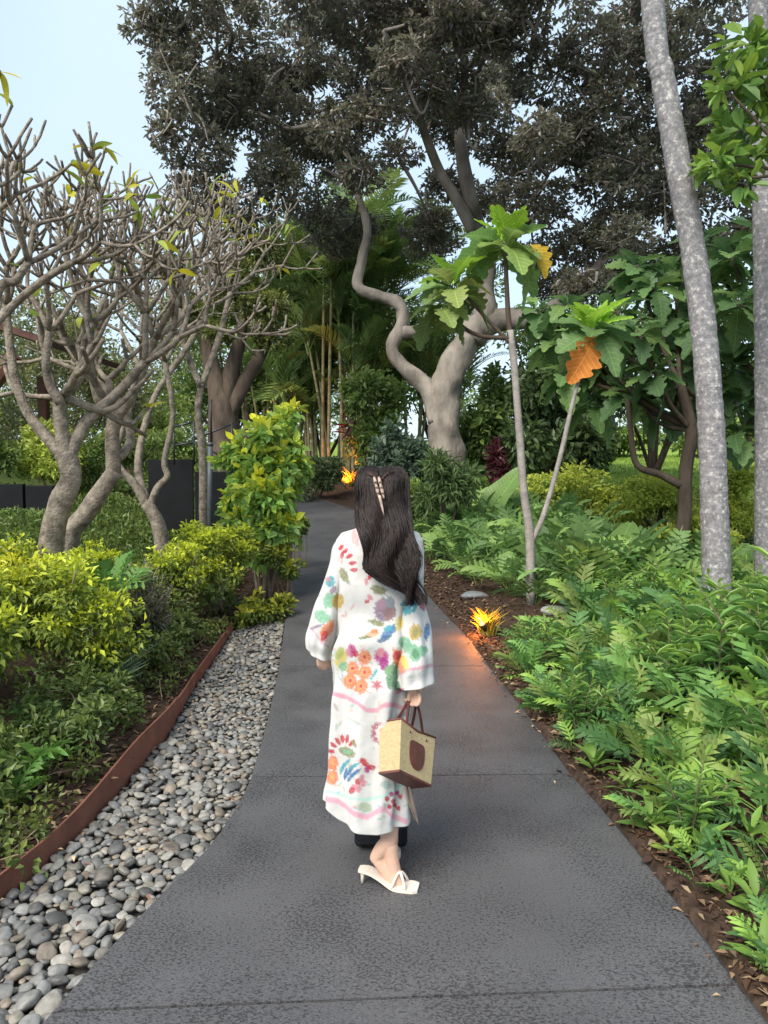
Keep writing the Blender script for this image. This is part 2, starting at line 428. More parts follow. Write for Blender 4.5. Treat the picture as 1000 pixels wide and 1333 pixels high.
# ------------------------------------------------------------------ steel edging and pebble bed
def build_edging():
    ys = np.arange(.6, E_END, .12); mb = MB(); V = []
    mats = M('rusted_steel', (.185, .075, .05), .7, .3, 6, .15, 60, .3)
    for y in ys:
        x = float(Ef(y)); z0 = float(ramp(y)) - .12; t = .011
        h = .075 + .02 * math.sin(y * 1.7) + .012 * math.sin(y * 3.1 + 1)
        h *= 1.15 if y < 5 else 1
        lean = .012 * math.sin(y * 1.3)
        V += [(x, y, z0), (x + lean, y, z0 + .12 + h), (x - t + lean, y, z0 + .12 + h), (x - t, y, z0)]
    i = np.arange(len(ys) - 1)[:, None, None] * 4; f = np.array([[0, 1, 5, 4], [1, 2, 6, 5], [2, 3, 7, 6]])
    q = (i + f[None]).reshape(-1, 4).tolist(); n = len(V); q += [(0, 3, 2, 1), (n - 4, n - 3, n - 2, n - 1)]
    mb.add(V, q)
    o = solo('garden_edging', mb, mats, (float(Ef(3)), 3, 0), smooth=False)
    tag(o, 'rusty brown steel edging strip holding the planting bed back from the pebbles', 'edging')
build_edging()

def stone_mat(name, src):
    m, n, l, p = new_mat(name)
    if src == 'obj': a = n.new('ShaderNodeObjectInfo'); out = a.outputs['Color']
    else: a = n.new('ShaderNodeAttribute'); a.attribute_name = 'col'; out = a.outputs['Color']
    g = n.new('ShaderNodeNewGeometry'); no = n.new('ShaderNodeTexNoise'); no.inputs['Scale'].default_value = 45; no.inputs['Detail'].default_value = 6; l.new(g.outputs['Position'], no.inputs['Vector'])
    mr = n.new('ShaderNodeMapRange'); mr.inputs[1].default_value = .3; mr.inputs[2].default_value = .7; mr.inputs[3].default_value = .75; mr.inputs[4].default_value = 1.25; l.new(no.outputs['Fac'], mr.inputs[0])
    v = n.new('ShaderNodeVectorMath'); v.operation = 'SCALE'; l.new(out, v.inputs[0]); l.new(mr.outputs[0], v.inputs['Scale'])
    l.new(v.outputs[0], p.inputs['Base Color']); p.inputs['Roughness'].default_value = .55; p.inputs['Specular IOR Level'].default_value = .35
    b = n.new('ShaderNodeBump'); b.inputs['Strength'].default_value = .15; b.inputs['Distance'].default_value = .01; l.new(no.outputs['Fac'], b.inputs['Height']); l.new(b.outputs[0], p.inputs['Normal'])
    return m
STONE_O = stone_mat('river_stone', 'obj'); STONE_A = stone_mat('river_stone_fill', 'attr')
def ico(sub, seed):
    bm = bmesh.new(); bmesh.ops.create_icosphere(bm, subdivisions=sub, radius=1)
    for v in bm.verts:
        d = mnoise.noise(v.co * 1.1 + Vector((seed * 7.3, 0, 0)))
        d2 = mnoise.noise(v.co * 2.3 + Vector((seed * 3.1, 5, 0)))
        v.co = v.co * (1 + .22 * d + .06 * d2)
    return bm
def build_pebbles():
    ys = np.arange(.9, 8.05, .12); mb = MB(); V = []
    for y in ys:
        V += [(float(Ef(y)) + .001, y, float(ramp(y)) - .065), (float(Lf(y)) + .02, y, float(ramp(y)) - .065)]
    mb.add(V, np.arange(len(ys) - 1)[:, None] * 2 + [[0, 1, 3, 2]])
    bed = solo('pebble_bed', mb, M('bed_grit', (.045, .04, .036), .95, .4, 60, .5, 80)); bed['kind'] = 'structure'
    # darts, large stones first, per height layer
    cells = {}
    st = []
    def ok(x, y, r):
        cx, cy = int(x / .1), int(y / .1)
        for i in range(cx - 1, cx + 2):
            for j in range(cy - 1, cy + 2):
                for (a, b, s) in cells.get((i, j), ()):
                    if (a - x) ** 2 + (b - y) ** 2 < ((r + s) * .80) ** 2: return False
        return True
    for r, tries in ((.037, 90), (.030, 700), (.0245, 4000), (.0195, 12000), (.0155, 22000), (.0115, 18000)):
        for _ in range(tries):
            y = rng.uniform(1.75, 7.9); rr = r * rng.uniform(.88, 1.12) * (1 if y < 4.6 else .86)
            lo, hi = float(Ef(y)) + rr * .8, float(Lf(y)) - rr * .75
            if hi <= lo: continue
            x = rng.uniform(lo, hi)
            if ok(x, y, rr):
                cells.setdefault((int(x / .1), int(y / .1)), []).append((x, y, rr)); st.append((x, y, rr))
    pal = np.array([(.24, .245, .25), (.17, .175, .18), (.30, .30, .295), (.33, .31, .27), (.20, .19, .175), (.27, .235, .20), (.36, .35, .33), (.13, .135, .14), (.24, .25, .26)])
    st = np.array(st)
    pr = proj(np.stack([st[:, 0], st[:, 1], ramp(st[:, 1])], 1))
    vis = (pr[:, 0] > -10) & (pr[:, 1] < 1345)
    score = np.where(vis, st[:, 2] / st[:, 1], 0); order = np.argsort(-score)
    variants = []
    for k in range(12):
        m_ = MB(); addbm(m_, ico(3, k)); me = m_.mesh('pebble', smooth=True, color=False); me.materials.append(STONE_O); variants.append(me)
    lowv = []
    for k in range(6):
        bm = ico(2, k + 30); v = np.array([x.co[:] for x in bm.verts]); t = np.array([[x.index for x in f.verts] for f in bm.faces]); bm.free(); lowv.append((v, t))
    fill = MB()
    for n_, k in enumerate(order):
        x, y, r = st[k]
        ax = r * rng.uniform(.95, 1.3); ay = r * rng.uniform(.8, 1.05); az = r * rng.uniform(.38, .62)
        z = float(ramp(y)) - .062 + az * .75 + rng.uniform(0, .022)
        col = pal[rng.integers(len(pal))] * rng.uniform(.5, .85) * np.array([1.03, .99, .93])
        e = Euler((rng.normal(0, .3), rng.normal(0, .3), rng.uniform(0, 6.28)))
        if n_ < 300:
            inst('pebble', variants[rng.integers(12)], bed, (x, y, z), e, (ax, ay, az), col)
        else:
            v, t = lowv[rng.integers(6)]
            fill.add((v * [ax, ay, az]) @ np.array(e.to_matrix()).T + [x, y, z], None, t, col)
    o = part('pebble_fill', fill, STONE_A, bed); o['kind'] = 'stuff'
build_pebbles()

# ------------------------------------------------------------------ mulch and fallen bits
def build_litter():
    mb = MB(); n = 9000
    y = rng.uniform(1.6, 13, n) ; y = 1.6 + (y - 1.6) * rng.random(n) ** .5
    side = rng.random(n)
    x = np.where(side < .68, Rf(y) + .01 + np.abs(rng.normal(0, .55, n)), Ef(y) - .03 - np.abs(rng.normal(0, .4, n)))
    z = terrain(x, y) + rng.uniform(.002, .02, n)
    pal = np.array([(.13, .075, .045), (.07, .04, .027), (.20, .13, .08), (.10, .055, .04), (.26, .19, .12), (.05, .032, .025)])
    P = np.stack([x, y, z], 1); D = rdir(n); D[:, 2] *= .25; s = rng.uniform(.02, .065, n)
    leaves(mb, P, nrm(D), nrm(np.array([0, 0, 1.]) + rdir(n) * .5), s, s * rng.uniform(.25, .6, n), pal[rng.integers(0, len(pal), n)] * rng.uniform(.7, 1.3, (n, 1)))
    # a few bits on the path edge and on the pebbles
    n = 260; y = rng.uniform(2, 9.5, n); x = np.where(rng.random(n) < .3, Rf(y) - np.abs(rng.normal(0, .05, n)), Ef(y) + .02 + (Lf(y) - Ef(y)) * rng.random(n))
    P = np.stack([x, y, ramp(y) + np.where(x < Lf(y), .012, .006)], 1); D = rdir(n); D[:, 2] *= .1; s = rng.uniform(.015, .045, n)
    leaves(mb, P, nrm(D), nrm(np.array([0, 0, 1.]) + rdir(n) * .2), s, s * .5, pal[rng.integers(0, len(pal), n)] * rng.uniform(1, 2.2, (n, 1)))
    o = solo('mulch', mb, leaf_mat('mulch_chips', rough=.9, trans=.05, spec=.1)); o['kind'] = 'stuff'
    tag(o, 'brown bark mulch and fallen leaf bits along the path edges', 'mulch')
build_litter()
for (px, py, Y, s, lab) in ((618, 772, 8.6, .16, 'flat dark grey stone lying in the mulch by the path'), (724, 804, 7.6, .17, 'pale flat stone among ferns behind the small garden light')):
    p = at(px, py, Y); p.z = tz(p.x, p.y) + .02
    bm = ico(3, px * .1); mb = MB(); addbm(mb, bm); v = mb.v[0] * [s, s * .6, s * .3] + np.array(p); mb.v[0] = v
    mb.c[0][:] = (.16, .17, .18) if px < 700 else (.26, .28, .27)
    tag(solo('rock', mb, STONE_A, p), lab, 'rock')

# ------------------------------------------------------------------ the big spreading tree
def px3(pts): return [at(*p) for p in pts]
G_D = [(.14, .145, .10), (.165, .175, .11), (.20, .195, .135), (.155, .135, .14), (.22, .18, .15)]
LIMBP = []
def limb(parent, name, pts, rad, sides=9, n=5, mat=None, wob=.08):
    mb = MB(); sp = spline(np.array(pts), n); tube(mb, sp, rad, sides, wob=wob)
    if name == 'limb': LIMBP.append(sp[len(sp) // 3:])
    return part(name, mb, mat or BARK_GREY, parent)
def big_tree():
    Y = 15.5
    base = at(583, 640, Y); base.z = tz(base.x, base.y) - .1
    t = thing('spreading_tree', 'huge old grey-trunked tree forked low with a dark small-leaved canopy over the path', 'tree', base)
    P = lambda x, y, d=0: at(x, y, Y + d)
    tr = [tuple(base + Vector((.02, 0, 0))), P(583, 640), P(581, 580), P(578, 530), P(584, 492), P(602, 452), P(622, 420)]
    limb(t, 'trunk', tr, [.54, .41, .35, .33, .29, .27, .26], 26, 10, wob=.115)
    limb(t, 'limb', [P(574, 545), P(556, 505), P(522, 475), P(511, 452), P(524, 420), P(520, 396), P(492, 385), P(466, 372), P(472, 335), P(478, 300), P(466, 255), P(440, 215), P(420, 160, -1)],
         [.29, .18, .145, .13, .13, .125, .112, .105, .09, .08, .065, .045, .03], 18, 9, wob=.11)
    limb(t, 'limb', [P(612, 440), P(632, 410), P(630, 375, .2), P(634, 340, .3), P(622, 300, .3), P(612, 253), P(601, 199), P(598, 150), P(606, 80, -.5), P(590, 0, -1.5)], [.30, .25, .2, .18, .17, .15, .12, .10, .07, .04], 12, 5, wob=.12)
    limb(t, 'limb', [P(618, 303), P(596, 262), P(573, 224), P(550, 165, -.6), P(530, 110, -1.4), P(500, 40, -2.4)], [.14, .12, .10, .08, .06, .04], 8, 4)
    limb(t, 'limb', [P(622, 425), P(655, 415), P(700, 412, -.3), P(745, 382, -.8), P(775, 352, -1.2), P(800, 300, -1), P(815, 230, -.6)], [.32, .22, .18, .13, .09, .06, .03], 10, 5)
    limb(t, 'limb', [P(524, 432), P(540, 432), P(556, 424, .1)], [.15, .13, .1], 8, 4)
    # canopy clumps: pixel centre, depth, radius in px
    cl = []
    def add(x, y, d, rx, ry, rd=None):
        p = at(x, y, Y + d); k = (Y + d) / 1000.
        cl.append((tuple(p), (rx * k, (rd or max(rx, ry)) * k, ry * k)))
    for a in [(200, 40, -2, 48, 42), (235, 110, -2, 62, 48), (215, 170, -2.2, 22, 30), (255, 200, -1.6, 58, 46), (270, 255, -1.2, 55, 38), (300, 60, -1, 75, 60), (340, 150, -.5, 70, 60), (350, 235, -.5, 62, 48), (320, 290, -.4, 50, 26),
              (400, 60, .5, 80, 60), (420, 175, .5, 62, 45), (415, 270, .8, 55, 34), (480, 40, -1, 75, 50), (470, 120, 0, 60, 42), (400, -20, -2, 120, 50), (550, -30, -2.5, 130, 50), (250, -20, -2.5, 90, 50),
              (555, 60, .5, 62, 48), (520, 200, 1.5, 36, 22), (600, 100, -1, 55, 42), (660, 40, -2, 75, 42), (640, 140, .5, 50, 35), (720, 100, -1.5, 75, 50), (660, 190, -1, 45, 32), (740, 190, -1.5, 75, 48), (700, 265, -1.2, 70, 42),
              (790, 60, -2.5, 75, 38), (800, 140, -2, 80, 52), (800, 240, -1.5, 75, 52), (760, 320, -.8, 75, 40), (880, 80, -2.5, 75, 50), (890, 170, -2, 80, 55), (880, 270, -1.5, 70, 50), (960, 110, -2, 75, 50), (970, 220, -1.5, 75, 60), (950, 310, -1, 75, 45), (840, 340, 0, 70, 38),
              (690, 330, .5, 48, 30), (560, 290, 2, 48, 26), (460, 300, 2.5, 48, 30), (1050, 120, -2, 90, 90), (1040, 270, -1.5, 80, 70), (700, -40, -3, 150, 50), (900, -10, -3, 120, 36),
              (500, 90, 1.5, 60, 48), (560, 140, 1.5, 55, 40), (450, 215, 1.2, 50, 34), (600, 170, 1.8, 55, 34), (650, 95, 1.5, 60, 45), (680, 220, .5, 50, 36), (380, 110, 1, 60, 46), (370, 200, 1.2, 55, 44), (300, 120, .5, 55, 50),
              (580, 240, 2.2, 46, 22), (640, 260, 2.4, 44, 24), (720, 370, .6, 55, 28), (800, 370, .4, 60, 30), (900, 350, .4, 60, 34), (440, 320, 2.5, 50, 22), (560, 320, 2.6, 50, 20), (230, 60, -1, 45, 44), (280, 150, -1, 50, 50), (790, 200, .5, 70, 50), (860, 220, .5, 70, 55), (940, 180, .5, 70, 55), (840, 40, -.5, 80, 36), (490, 150, -1.5, 46, 36), (540, 20, -2, 70, 40), (610, 40, -2.6, 60, 40), (470, 230, -1.2, 40, 26), (440, 170, -1.6, 44, 30), (560, 120, -2, 46, 34), (610, 150, -1.2, 40, 26), (520, 80, -2.6, 46, 34), (590, 20, -3, 60, 36), (760, 370, -1.8, 50, 24), (810, 310, -2, 52, 30), (700, 180, -2.6, 50, 32)]:
        add(*a)
    c = np.array([x[0] for x in cl]); r = np.array([x[1] for x in cl])
    mb = MB()
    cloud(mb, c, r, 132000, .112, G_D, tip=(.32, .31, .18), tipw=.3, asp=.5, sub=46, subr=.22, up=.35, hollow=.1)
    part('crown', mb, leaf_mat('leaf_canopy', rough=.34, trans=.5, spec=.6), t, smooth=False)
    # twigs running into the clumps
    tw = MB()
    LP = [tuple(p) for p in np.concatenate(LIMBP)]; nodes = np.array(LP); todo = list(range(len(c)))
    d0 = np.array([np.linalg.norm(nodes - x, axis=1).min() for x in c])
    for ci in np.argsort(d0):
        cc, rr = c[ci], r[ci]
        h = nodes[np.argmin(np.linalg.norm(nodes - cc, axis=1) + rng.uniform(0, .5, len(nodes)))]
        mid = (h + cc) / 2 + rng.normal(0, .3, 3); thick = .05 if np.linalg.norm(h - cc) > 1.2 else .035
        sp = spline([h, mid, cc, cc + np.clip(rng.normal(0, .3, 3), -.4, .4)], 5); tube(tw, sp, [thick, thick * .7, .02, .008], 5)
        nodes = np.vstack([nodes, sp[6:12]])
        for _ in range(9):
            a = cc + rng.normal(0, .3, 3) * rr; b = cc + nrm(rng.normal(size=3)) * rr * .8
            tube(tw, spline([a, (a + b) / 2 + rng.normal(0, .12, 3), b], 3), [.03, .02, .008], 4)
    part('twigs', tw, BARK_GREY, t)
big_tree()

# ------------------------------------------------------------------ generic leafy plants
def leafy(name, label, cat, base, clumps, n, size, pal, tip=None, tipw=.5, asp=.5, stems=6, stem_r=.012, stem_mat=None, trunk=None, trunk_r=None, group=None, hexa=False, sub=10, subr=.42, up=.5, partname='foliage', twigs=0, stemname='stem', smooth=False, hollow=0.):
    """clumps: list of (x, y, z, rx, ry, rz) in world metres"""
    t = thing(name, label, cat, base, group)
    cl = np.array(clumps, float)
    mb = MB(); cloud(mb, cl[:, :3], cl[:, 3:], n, size, pal, tip, tipw, asp, hexa, sub, subr, up=up, hollow=hollow)
    part(partname, mb, LEAF, t, smooth=smooth)
    if trunk is not None:
        for k, (pts, rr) in enumerate(zip(trunk, trunk_r)):
            mb = MB(); tube(mb, spline(np.array(pts), 5), rr, 9, wob=.08); part('trunk' if k == 0 else 'limb', mb, stem_mat or BARK_DARK, t)
    for k in range(stems):
        c = cl[k % len(cl)]
        p0 = np.array(base) + [rng.normal(0, .06), rng.normal(0, .06), 0]
        p2 = c[:3] + rng.normal(0, .35, 3) * c[3:]
        p1 = (p0 + p2) / 2 + rng.normal(0, .04, 3) + np.array([0, 0, .05])
        mb = MB(); tube(mb, spline([p0, p1, p2], 4), [stem_r * 1.3, stem_r, stem_r * .4], 6)
        part(stemname, mb, stem_mat or STEM, t)
    if twigs:
        mb = MB()
        for k in range(twigs):
            c = cl[rng.integers(len(cl))]
            b = c[:3] + nrm(rng.normal(size=3)) * c[3:] * rng.uniform(.8, 1.08)
            a = c[:3] + (b - c[:3]) * .2 - [0, 0, c[5] * .5]
            tube(mb, spline([a, (a + b) / 2 + rng.normal(0, .03, 3), b], 3), [.006, .004, .002], 4)
        part('twigs', mb, M('dry_twig', (.26, .235, .2), .9, .2), t)
    return t
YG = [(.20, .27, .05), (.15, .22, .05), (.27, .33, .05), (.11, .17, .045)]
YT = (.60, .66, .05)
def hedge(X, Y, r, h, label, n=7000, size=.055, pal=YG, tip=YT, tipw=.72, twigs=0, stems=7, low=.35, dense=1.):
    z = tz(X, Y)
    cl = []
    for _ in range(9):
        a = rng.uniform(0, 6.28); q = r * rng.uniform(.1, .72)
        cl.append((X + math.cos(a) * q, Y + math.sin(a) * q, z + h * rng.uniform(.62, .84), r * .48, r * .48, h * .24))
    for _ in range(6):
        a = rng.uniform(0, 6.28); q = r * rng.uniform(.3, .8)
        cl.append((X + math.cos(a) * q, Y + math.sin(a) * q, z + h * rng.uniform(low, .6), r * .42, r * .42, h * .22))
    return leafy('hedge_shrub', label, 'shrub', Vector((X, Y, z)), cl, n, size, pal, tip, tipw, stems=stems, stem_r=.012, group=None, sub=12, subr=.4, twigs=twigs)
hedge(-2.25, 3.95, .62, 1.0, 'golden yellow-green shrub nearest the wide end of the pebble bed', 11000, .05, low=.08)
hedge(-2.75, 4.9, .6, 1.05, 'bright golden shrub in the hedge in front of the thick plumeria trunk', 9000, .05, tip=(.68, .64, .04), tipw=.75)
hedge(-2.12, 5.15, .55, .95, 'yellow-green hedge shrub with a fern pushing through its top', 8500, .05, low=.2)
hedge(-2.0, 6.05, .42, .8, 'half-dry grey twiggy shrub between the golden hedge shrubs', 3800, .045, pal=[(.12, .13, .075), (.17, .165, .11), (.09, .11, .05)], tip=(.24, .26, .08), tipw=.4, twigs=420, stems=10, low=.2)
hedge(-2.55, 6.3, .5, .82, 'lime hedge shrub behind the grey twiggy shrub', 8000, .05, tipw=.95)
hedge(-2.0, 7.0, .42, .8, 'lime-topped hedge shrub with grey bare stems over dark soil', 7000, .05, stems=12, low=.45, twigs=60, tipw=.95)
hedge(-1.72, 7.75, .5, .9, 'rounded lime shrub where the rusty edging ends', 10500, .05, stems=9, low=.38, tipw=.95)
hedge(-3.4, 6.2, .6, .8, 'golden shrub tucked behind the hedge beside the plumeria', 6000, .05)

# the tall two-tier yellow-tipped shrub at the path edge
bx, by = ground_px(346, 772); bz = tz(bx, by)
cl = []
def pc(x, y, Y, rx, ry, rd=None):
    p = at(x, y, Y); k = Y / 1000.; return (p.x, p.y, p.z, rx * k, (rd or (rx + ry) / 2) * k, ry * k)
for a in [(372, 548, 0, 24, 18), (345, 565, -.1, 34, 22), (322, 585, .1, 30, 20), (375, 585, .1, 30, 26), (350, 605, -.2, 40, 24), (318, 640, 0, 30, 24), (345, 650, -.25, 40, 30), (372, 640, .1, 26, 28), (325, 680, -.1, 34, 24), (355, 690, -.2, 34, 28), (340, 720, 0, 32, 18), (305, 655, .1, 18, 18), (300, 600, .2, 20, 16), (388, 605, .1, 18, 18), (335, 625, .1, 46, 20)]:
    cl.append(pc(a[0], a[1], by + a[2], a[3], a[4]))
leafy('tall_shrub', 'tall leafy shrub with yellow shoot tips standing beside the path and black fence', 'shrub', Vector((bx, by, bz)), cl, 4300, .125, [(.28, .47, .12), (.34, .53, .13), (.22, .39, .11)], (.80, .78, .06), .55, .58, stems=9, stem_r=.018, hexa=True, sub=9, subr=.5, stem_mat=M('pale_stem', (.27, .22, .16), .85, .3, 14, .4))
for (px, py, Y, s, lab) in ((372, 725, 8.6, .24, 'small lime shrub behind the tall yellow-tipped shrub at the path'), (358, 790, 7.7, .2, 'low yellow-green plant at the foot of the tall shrub'), (325, 800, 7.5, .16, 'low dull green plant at the end of the rusty edging'), (388, 680, 10.2, .16, 'tiny yellow shrub leaning over the path edge')):
    p = at(px, py, Y); z = tz(p.x, Y)
    cl = [(p.x + rng.normal(0, s * .4), Y + rng.normal(0, s * .4), max(p.z, z + s * .4) + rng.normal(0, s * .3), s * .6, s * .6, s * .55) for _ in range(5)]
    leafy('low_shrub', lab, 'shrub', Vector((p.x, Y, z)), cl, 700, .07, [(.13, .2, .04), (.1, .15, .04)], (.5, .48, .04), .5, stems=5, stem_r=.006, hexa=True)

# ------------------------------------------------------------------ bare plumeria trees
def leaf_mesh(name, L, W, droop, mat, wav=0., nseg=6):
    V = []; q = []
    for i in range(nseg + 1):
        t = i / nseg; w = W * math.sin(math.pi * min(1, t * .93 + .05)) ** .75 * .5
        z = -droop * t * t * L + wav * math.sin(t * 9) * .3
        V += [(t * L, -w, z + w * .35 + wav * math.sin(t * 14)), (t * L, 0, z), (t * L, w, z + w * .35 + wav * math.sin(t * 12 + 2))]
    for i in range(nseg):
        a = i * 3; q += [(a, a + 3, a + 4, a + 1), (a + 1, a + 4, a + 5, a + 2)]
    mb = MB(); mb.add(V, q); me = mb.mesh(name, color=False); me.materials.append(mat); return me
PL_LEAF = [leaf_mesh('leaf', .26, .085, d, LEAFO) for d in (.15, .5, .9)]
def plumeria(label, base, trunk, trunk_r, arms, depth=5, thin=.72, more=1, L0=.62, r0=.042, nleaf=10, upk=.17, leafcols=((.5, .48, .04), (.38, .44, .06), (.25, .36, .06)), drop=0.):
    t = thing('plumeria_tree', label, 'tree', base, 'bare plumeria trees')
    trunk_r = [r_ * (.8 if i_ < len(trunk_r) - 1 else .74) for i_, r_ in enumerate(trunk_r)]
    mb = MB(); tube(mb, spline(np.array(trunk), 6), trunk_r, 14, wob=.11); part('trunk', mb, BARK_PLUM, t)
    tips = []
    def grow(mb, p, d, L, r, k):
        d = nrm(d); n = 5; pts = [p]; dd = d.copy()
        for i in range(n):
            dd = nrm(dd + np.array([0, 0, upk * (.8 if k > 1 else 1.2)]) * .5 + rng.normal(0, .07, 3)); pts.append(pts[-1] + dd * L / n)
        r1 = max(.0095, r * (.80 if k else .8)); r = max(r, .011)
        tube(mb, pts, [r * 1.02, r * .92, r1], 7 if k > 1 else 5)
        e = pts[-1]
        if k == 0: tips.append((e, dd)); return
        m = 3 if rng.random() < .16 else 2
        ref = nrm(np.cross(dd, [0, 0, 1.] if abs(dd[2]) < .95 else [1., 0, 0])); az0 = rng.uniform(0, 6.28)
        for j in range(m):
            az = az0 + j * 6.283 / m + rng.normal(0, .25); th = R(rng.uniform(30, 50))
            u = ref * math.cos(az) + np.cross(dd, ref) * math.sin(az)
            grow(mb, e - dd * r * .5, dd * math.cos(th) + u * math.sin(th), L * rng.uniform(.68, .92), r1 * .93, k - 1 if rng.random() < .93 else max(0, k - 2))
    for (pts, rr, kk) in arms:
        rr = [r_ * thin for r_ in rr]; kk = kk + more
        mb = MB(); sp = spline(np.array(pts), 5); tube(mb, sp, rr, 9, wob=.05)
        d = nrm(sp[-1] - sp[-3]); m = 3
        ref = nrm(np.cross(d, [0.3, .2, 1.])); az0 = rng.uniform(0, 6.28)
        for j in range(m):
            az = az0 + j * 6.283 / m; th = R(rng.uniform(32, 50)); u = ref * math.cos(az) + np.cross(d, ref) * math.sin(az)
            grow(mb, sp[-1] - d * rr[-1] * .4, d * math.cos(th) + u * math.sin(th), L0 * rng.uniform(.6, .88), rr[-1] * .82, kk)
        part('branch', mb, BARK_PLUM, t)
    idx = rng.permutation(len(tips))[:nleaf]
    for i in idx:
        e, d = tips[i]
        for _ in range(rng.integers(1, 4)):
            o = rng.uniform(0, 6.28)
            inst('leaf', PL_LEAF[rng.integers(3)], t, Vector(e) - Vector(base) - Vector((0, 0, .01)), (rng.normal(0, .4), rng.uniform(-.9, .5), o), rng.uniform(.45, .85), np.array(leafcols[rng.integers(len(leafcols))]) * rng.uniform(.8, 1.15))
    return t
Y1 = 6.6
q = lambda x, y, d=0: at(x, y, Y1 + d)
b1 = q(60, 740); b1.z = tz(b1.x, Y1) - .05
plumeria('bare plumeria tree with a pale straight trunk rising behind the golden hedge', b1, [b1, q(66, 715), q(78, 660), q(92, 622), q(84, 590)], [.15, .14, .125, .115, .12],
    [([q(84, 596), q(62, 570), q(38, 540), q(20, 495), q(12, 440), q(8, 395)], [.075, .065, .055, .05, .045, .04], 3),
     ([q(86, 596), q(80, 555), q(78, 520), q(84, 515)], [.085, .075, .07, .06], 1),
     ([q(80, 525, -.1), q(64, 500, -.15), q(60, 470, -.2), q(64, 430, -.2)], [.055, .045, .04, .035], 3),
     ([q(80, 525, .1), q(108, 485, .1), q(116, 465, .1), q(118, 420, .2)], [.055, .048, .044, .04], 3),
     ([q(88, 596), q(112, 550, .1), q(150, 515, .2), q(190, 470, .2)], [.08, .065, .055, .045], 4)], L0=.5, r0=.04, nleaf=24, thin=.8)
Y1 = 7.4
b2 = q(83, 735); b2.z = tz(b2.x, Y1) - .05
plumeria('bare plumeria tree with a strongly leaning trunk beside the straight pale one', b2, [b2, q(88, 705), q(115, 665), q(150, 612)], [.14, .125, .11, .11],
    [([q(148, 616), q(146, 570), q(148, 545), q(142, 535)], [.085, .08, .075, .06], 2),
     ([q(150, 548), q(172, 515), q(190, 470), q(202, 440)], [.06, .055, .05, .045], 4),
     ([q(150, 600), q(170, 575, .3), q(160, 530, .4), q(120, 490, .5)], [.06, .055, .05, .04], 4),
     ([q(147, 545), q(128, 520), q(118, 470), q(122, 425)], [.055, .05, .045, .04], 4)], L0=.62, nleaf=22, more=0, thin=.84)
Y1 = 9.6
b3 = q(212, 700); b3.z = tz(b3.x, Y1) - .05
plumeria('small plumeria tree with a twisted low fork in front of the black fence', b3, [b3, q(208, 690), q(198, 665), q(190, 655)], [.12, .11, .10, .10],
    [([q(192, 660), q(175, 630), q(158, 612), q(150, 590), q(168, 540), q(182, 480)], [.075, .06, .055, .05, .045, .04], 3),
     ([q(195, 660), q(205, 635), q(218, 620), q(214, 600), q(225, 540), q(215, 470)], [.06, .055, .05, .045, .04, .04], 4),
     ([q(190, 655), q(180, 600, .4), q(200, 520, .6), q(245, 450, .8), q(270, 400, .9)], [.07, .06, .05, .045, .04], 4)], L0=.66, nleaf=16, more=0, thin=.84)
Y1 = 5.6
b4 = q(-70, 760); b4.z = tz(b4.x, Y1) - .05
plumeria('plumeria tree with dark upturned arms and yellow leaves at the hedge end', b4, [b4, q(-68, 700), q(-62, 600), q(-50, 520)], [.13, .12, .11, .1],
    [([q(-50, 525), q(-30, 460), q(0, 375), q(20, 366), q(38, 340)], [.07, .055, .045, .04, .036], 3),
     ([q(-52, 520), q(-20, 440, .4), q(20, 395, .5), q(60, 362, .5), q(98, 340, .5)], [.065, .055, .045, .04, .035], 3),
     ([q(-50, 520), q(-80, 430, -.2), q(-60, 340, -.3)], [.06, .05, .045], 3)], L0=.5, nleaf=20, more=0, leafcols=((.5, .46, .04), (.58, .5, .03), (.34, .42, .08)))
Y1 = 10.5
b5 = q(262, 640); b5.z = tz(b5.x, Y1) - .05
plumeria('thin bare plumeria tree beside the black fence pole', b5, [b5, q(264, 600), q(258, 540), q(262, 500)], [.07, .065, .06, .055],
    [([q(262, 505), q(240, 450), q(235, 400)], [.055, .05, .045], 4),
     ([q(262, 505), q(285, 440, .2), q(300, 380, .3)], [.055, .05, .045], 4)], L0=.66, nleaf=12, more=0, thin=.84)

# ------------------------------------------------------------------ palm fronds, canes
def frond_mesh(name, L, nl, leafL, arch, droop, W=.035, seed=0, vee=.5):
    r = np.random.default_rng(seed); mb = MB(); ts = np.linspace(0, 1, 12)
    def rp(t): return np.array([L * (t - .22 * arch * t ** 3), 0, L * (arch * (.42 * t - .75 * t * t))])
    pts = np.array([rp(t) for t in ts]); tube(mb, pts, [.016, .010, .003], 4, cap=False)
    for i in range(nl):
        t = .16 + .84 * i / (nl - 1)
        p = rp(t); tan = nrm(rp(min(1, t + .02)) - rp(t - .02)); nr = nrm(np.cross(np.cross(tan, [0, 1., 0]), tan) * -1) 
        nr = nrm(np.cross(tan, [0, 1., 0])) * -1 if np.cross(tan, [0, 1., 0])[2] < 0 else nrm(np.cross(tan, [0, 1., 0]))
        ll = leafL * (math.sin(math.pi * (.12 + .82 * t)) ** .6) * r.uniform(.85, 1.1)
        for s in (-1, 1):
            d = nrm(tan * .75 + np.array([0, s, 0]) * .8 + nr * vee + r.normal(0, .08, 3))
            a = p; b = p + d * ll * .5; d2 = nrm(d + np.array([0, 0, -droop])); c = b + d2 * ll * .5
            sd = nrm(np.cross(d, nr)) * W * .5
            mb.add([a - sd * .3, a + sd * .3, b + sd, b - sd, c], [(0, 1, 2, 3)], [(3, 2, 4)])
    me = mb.mesh(name, color=False, smooth=False); me.materials.append(LEAFO); return me
ARECA = [frond_mesh('frond', 1.9, 26, .5, .75, .55, .045, s) for s in range(3)]
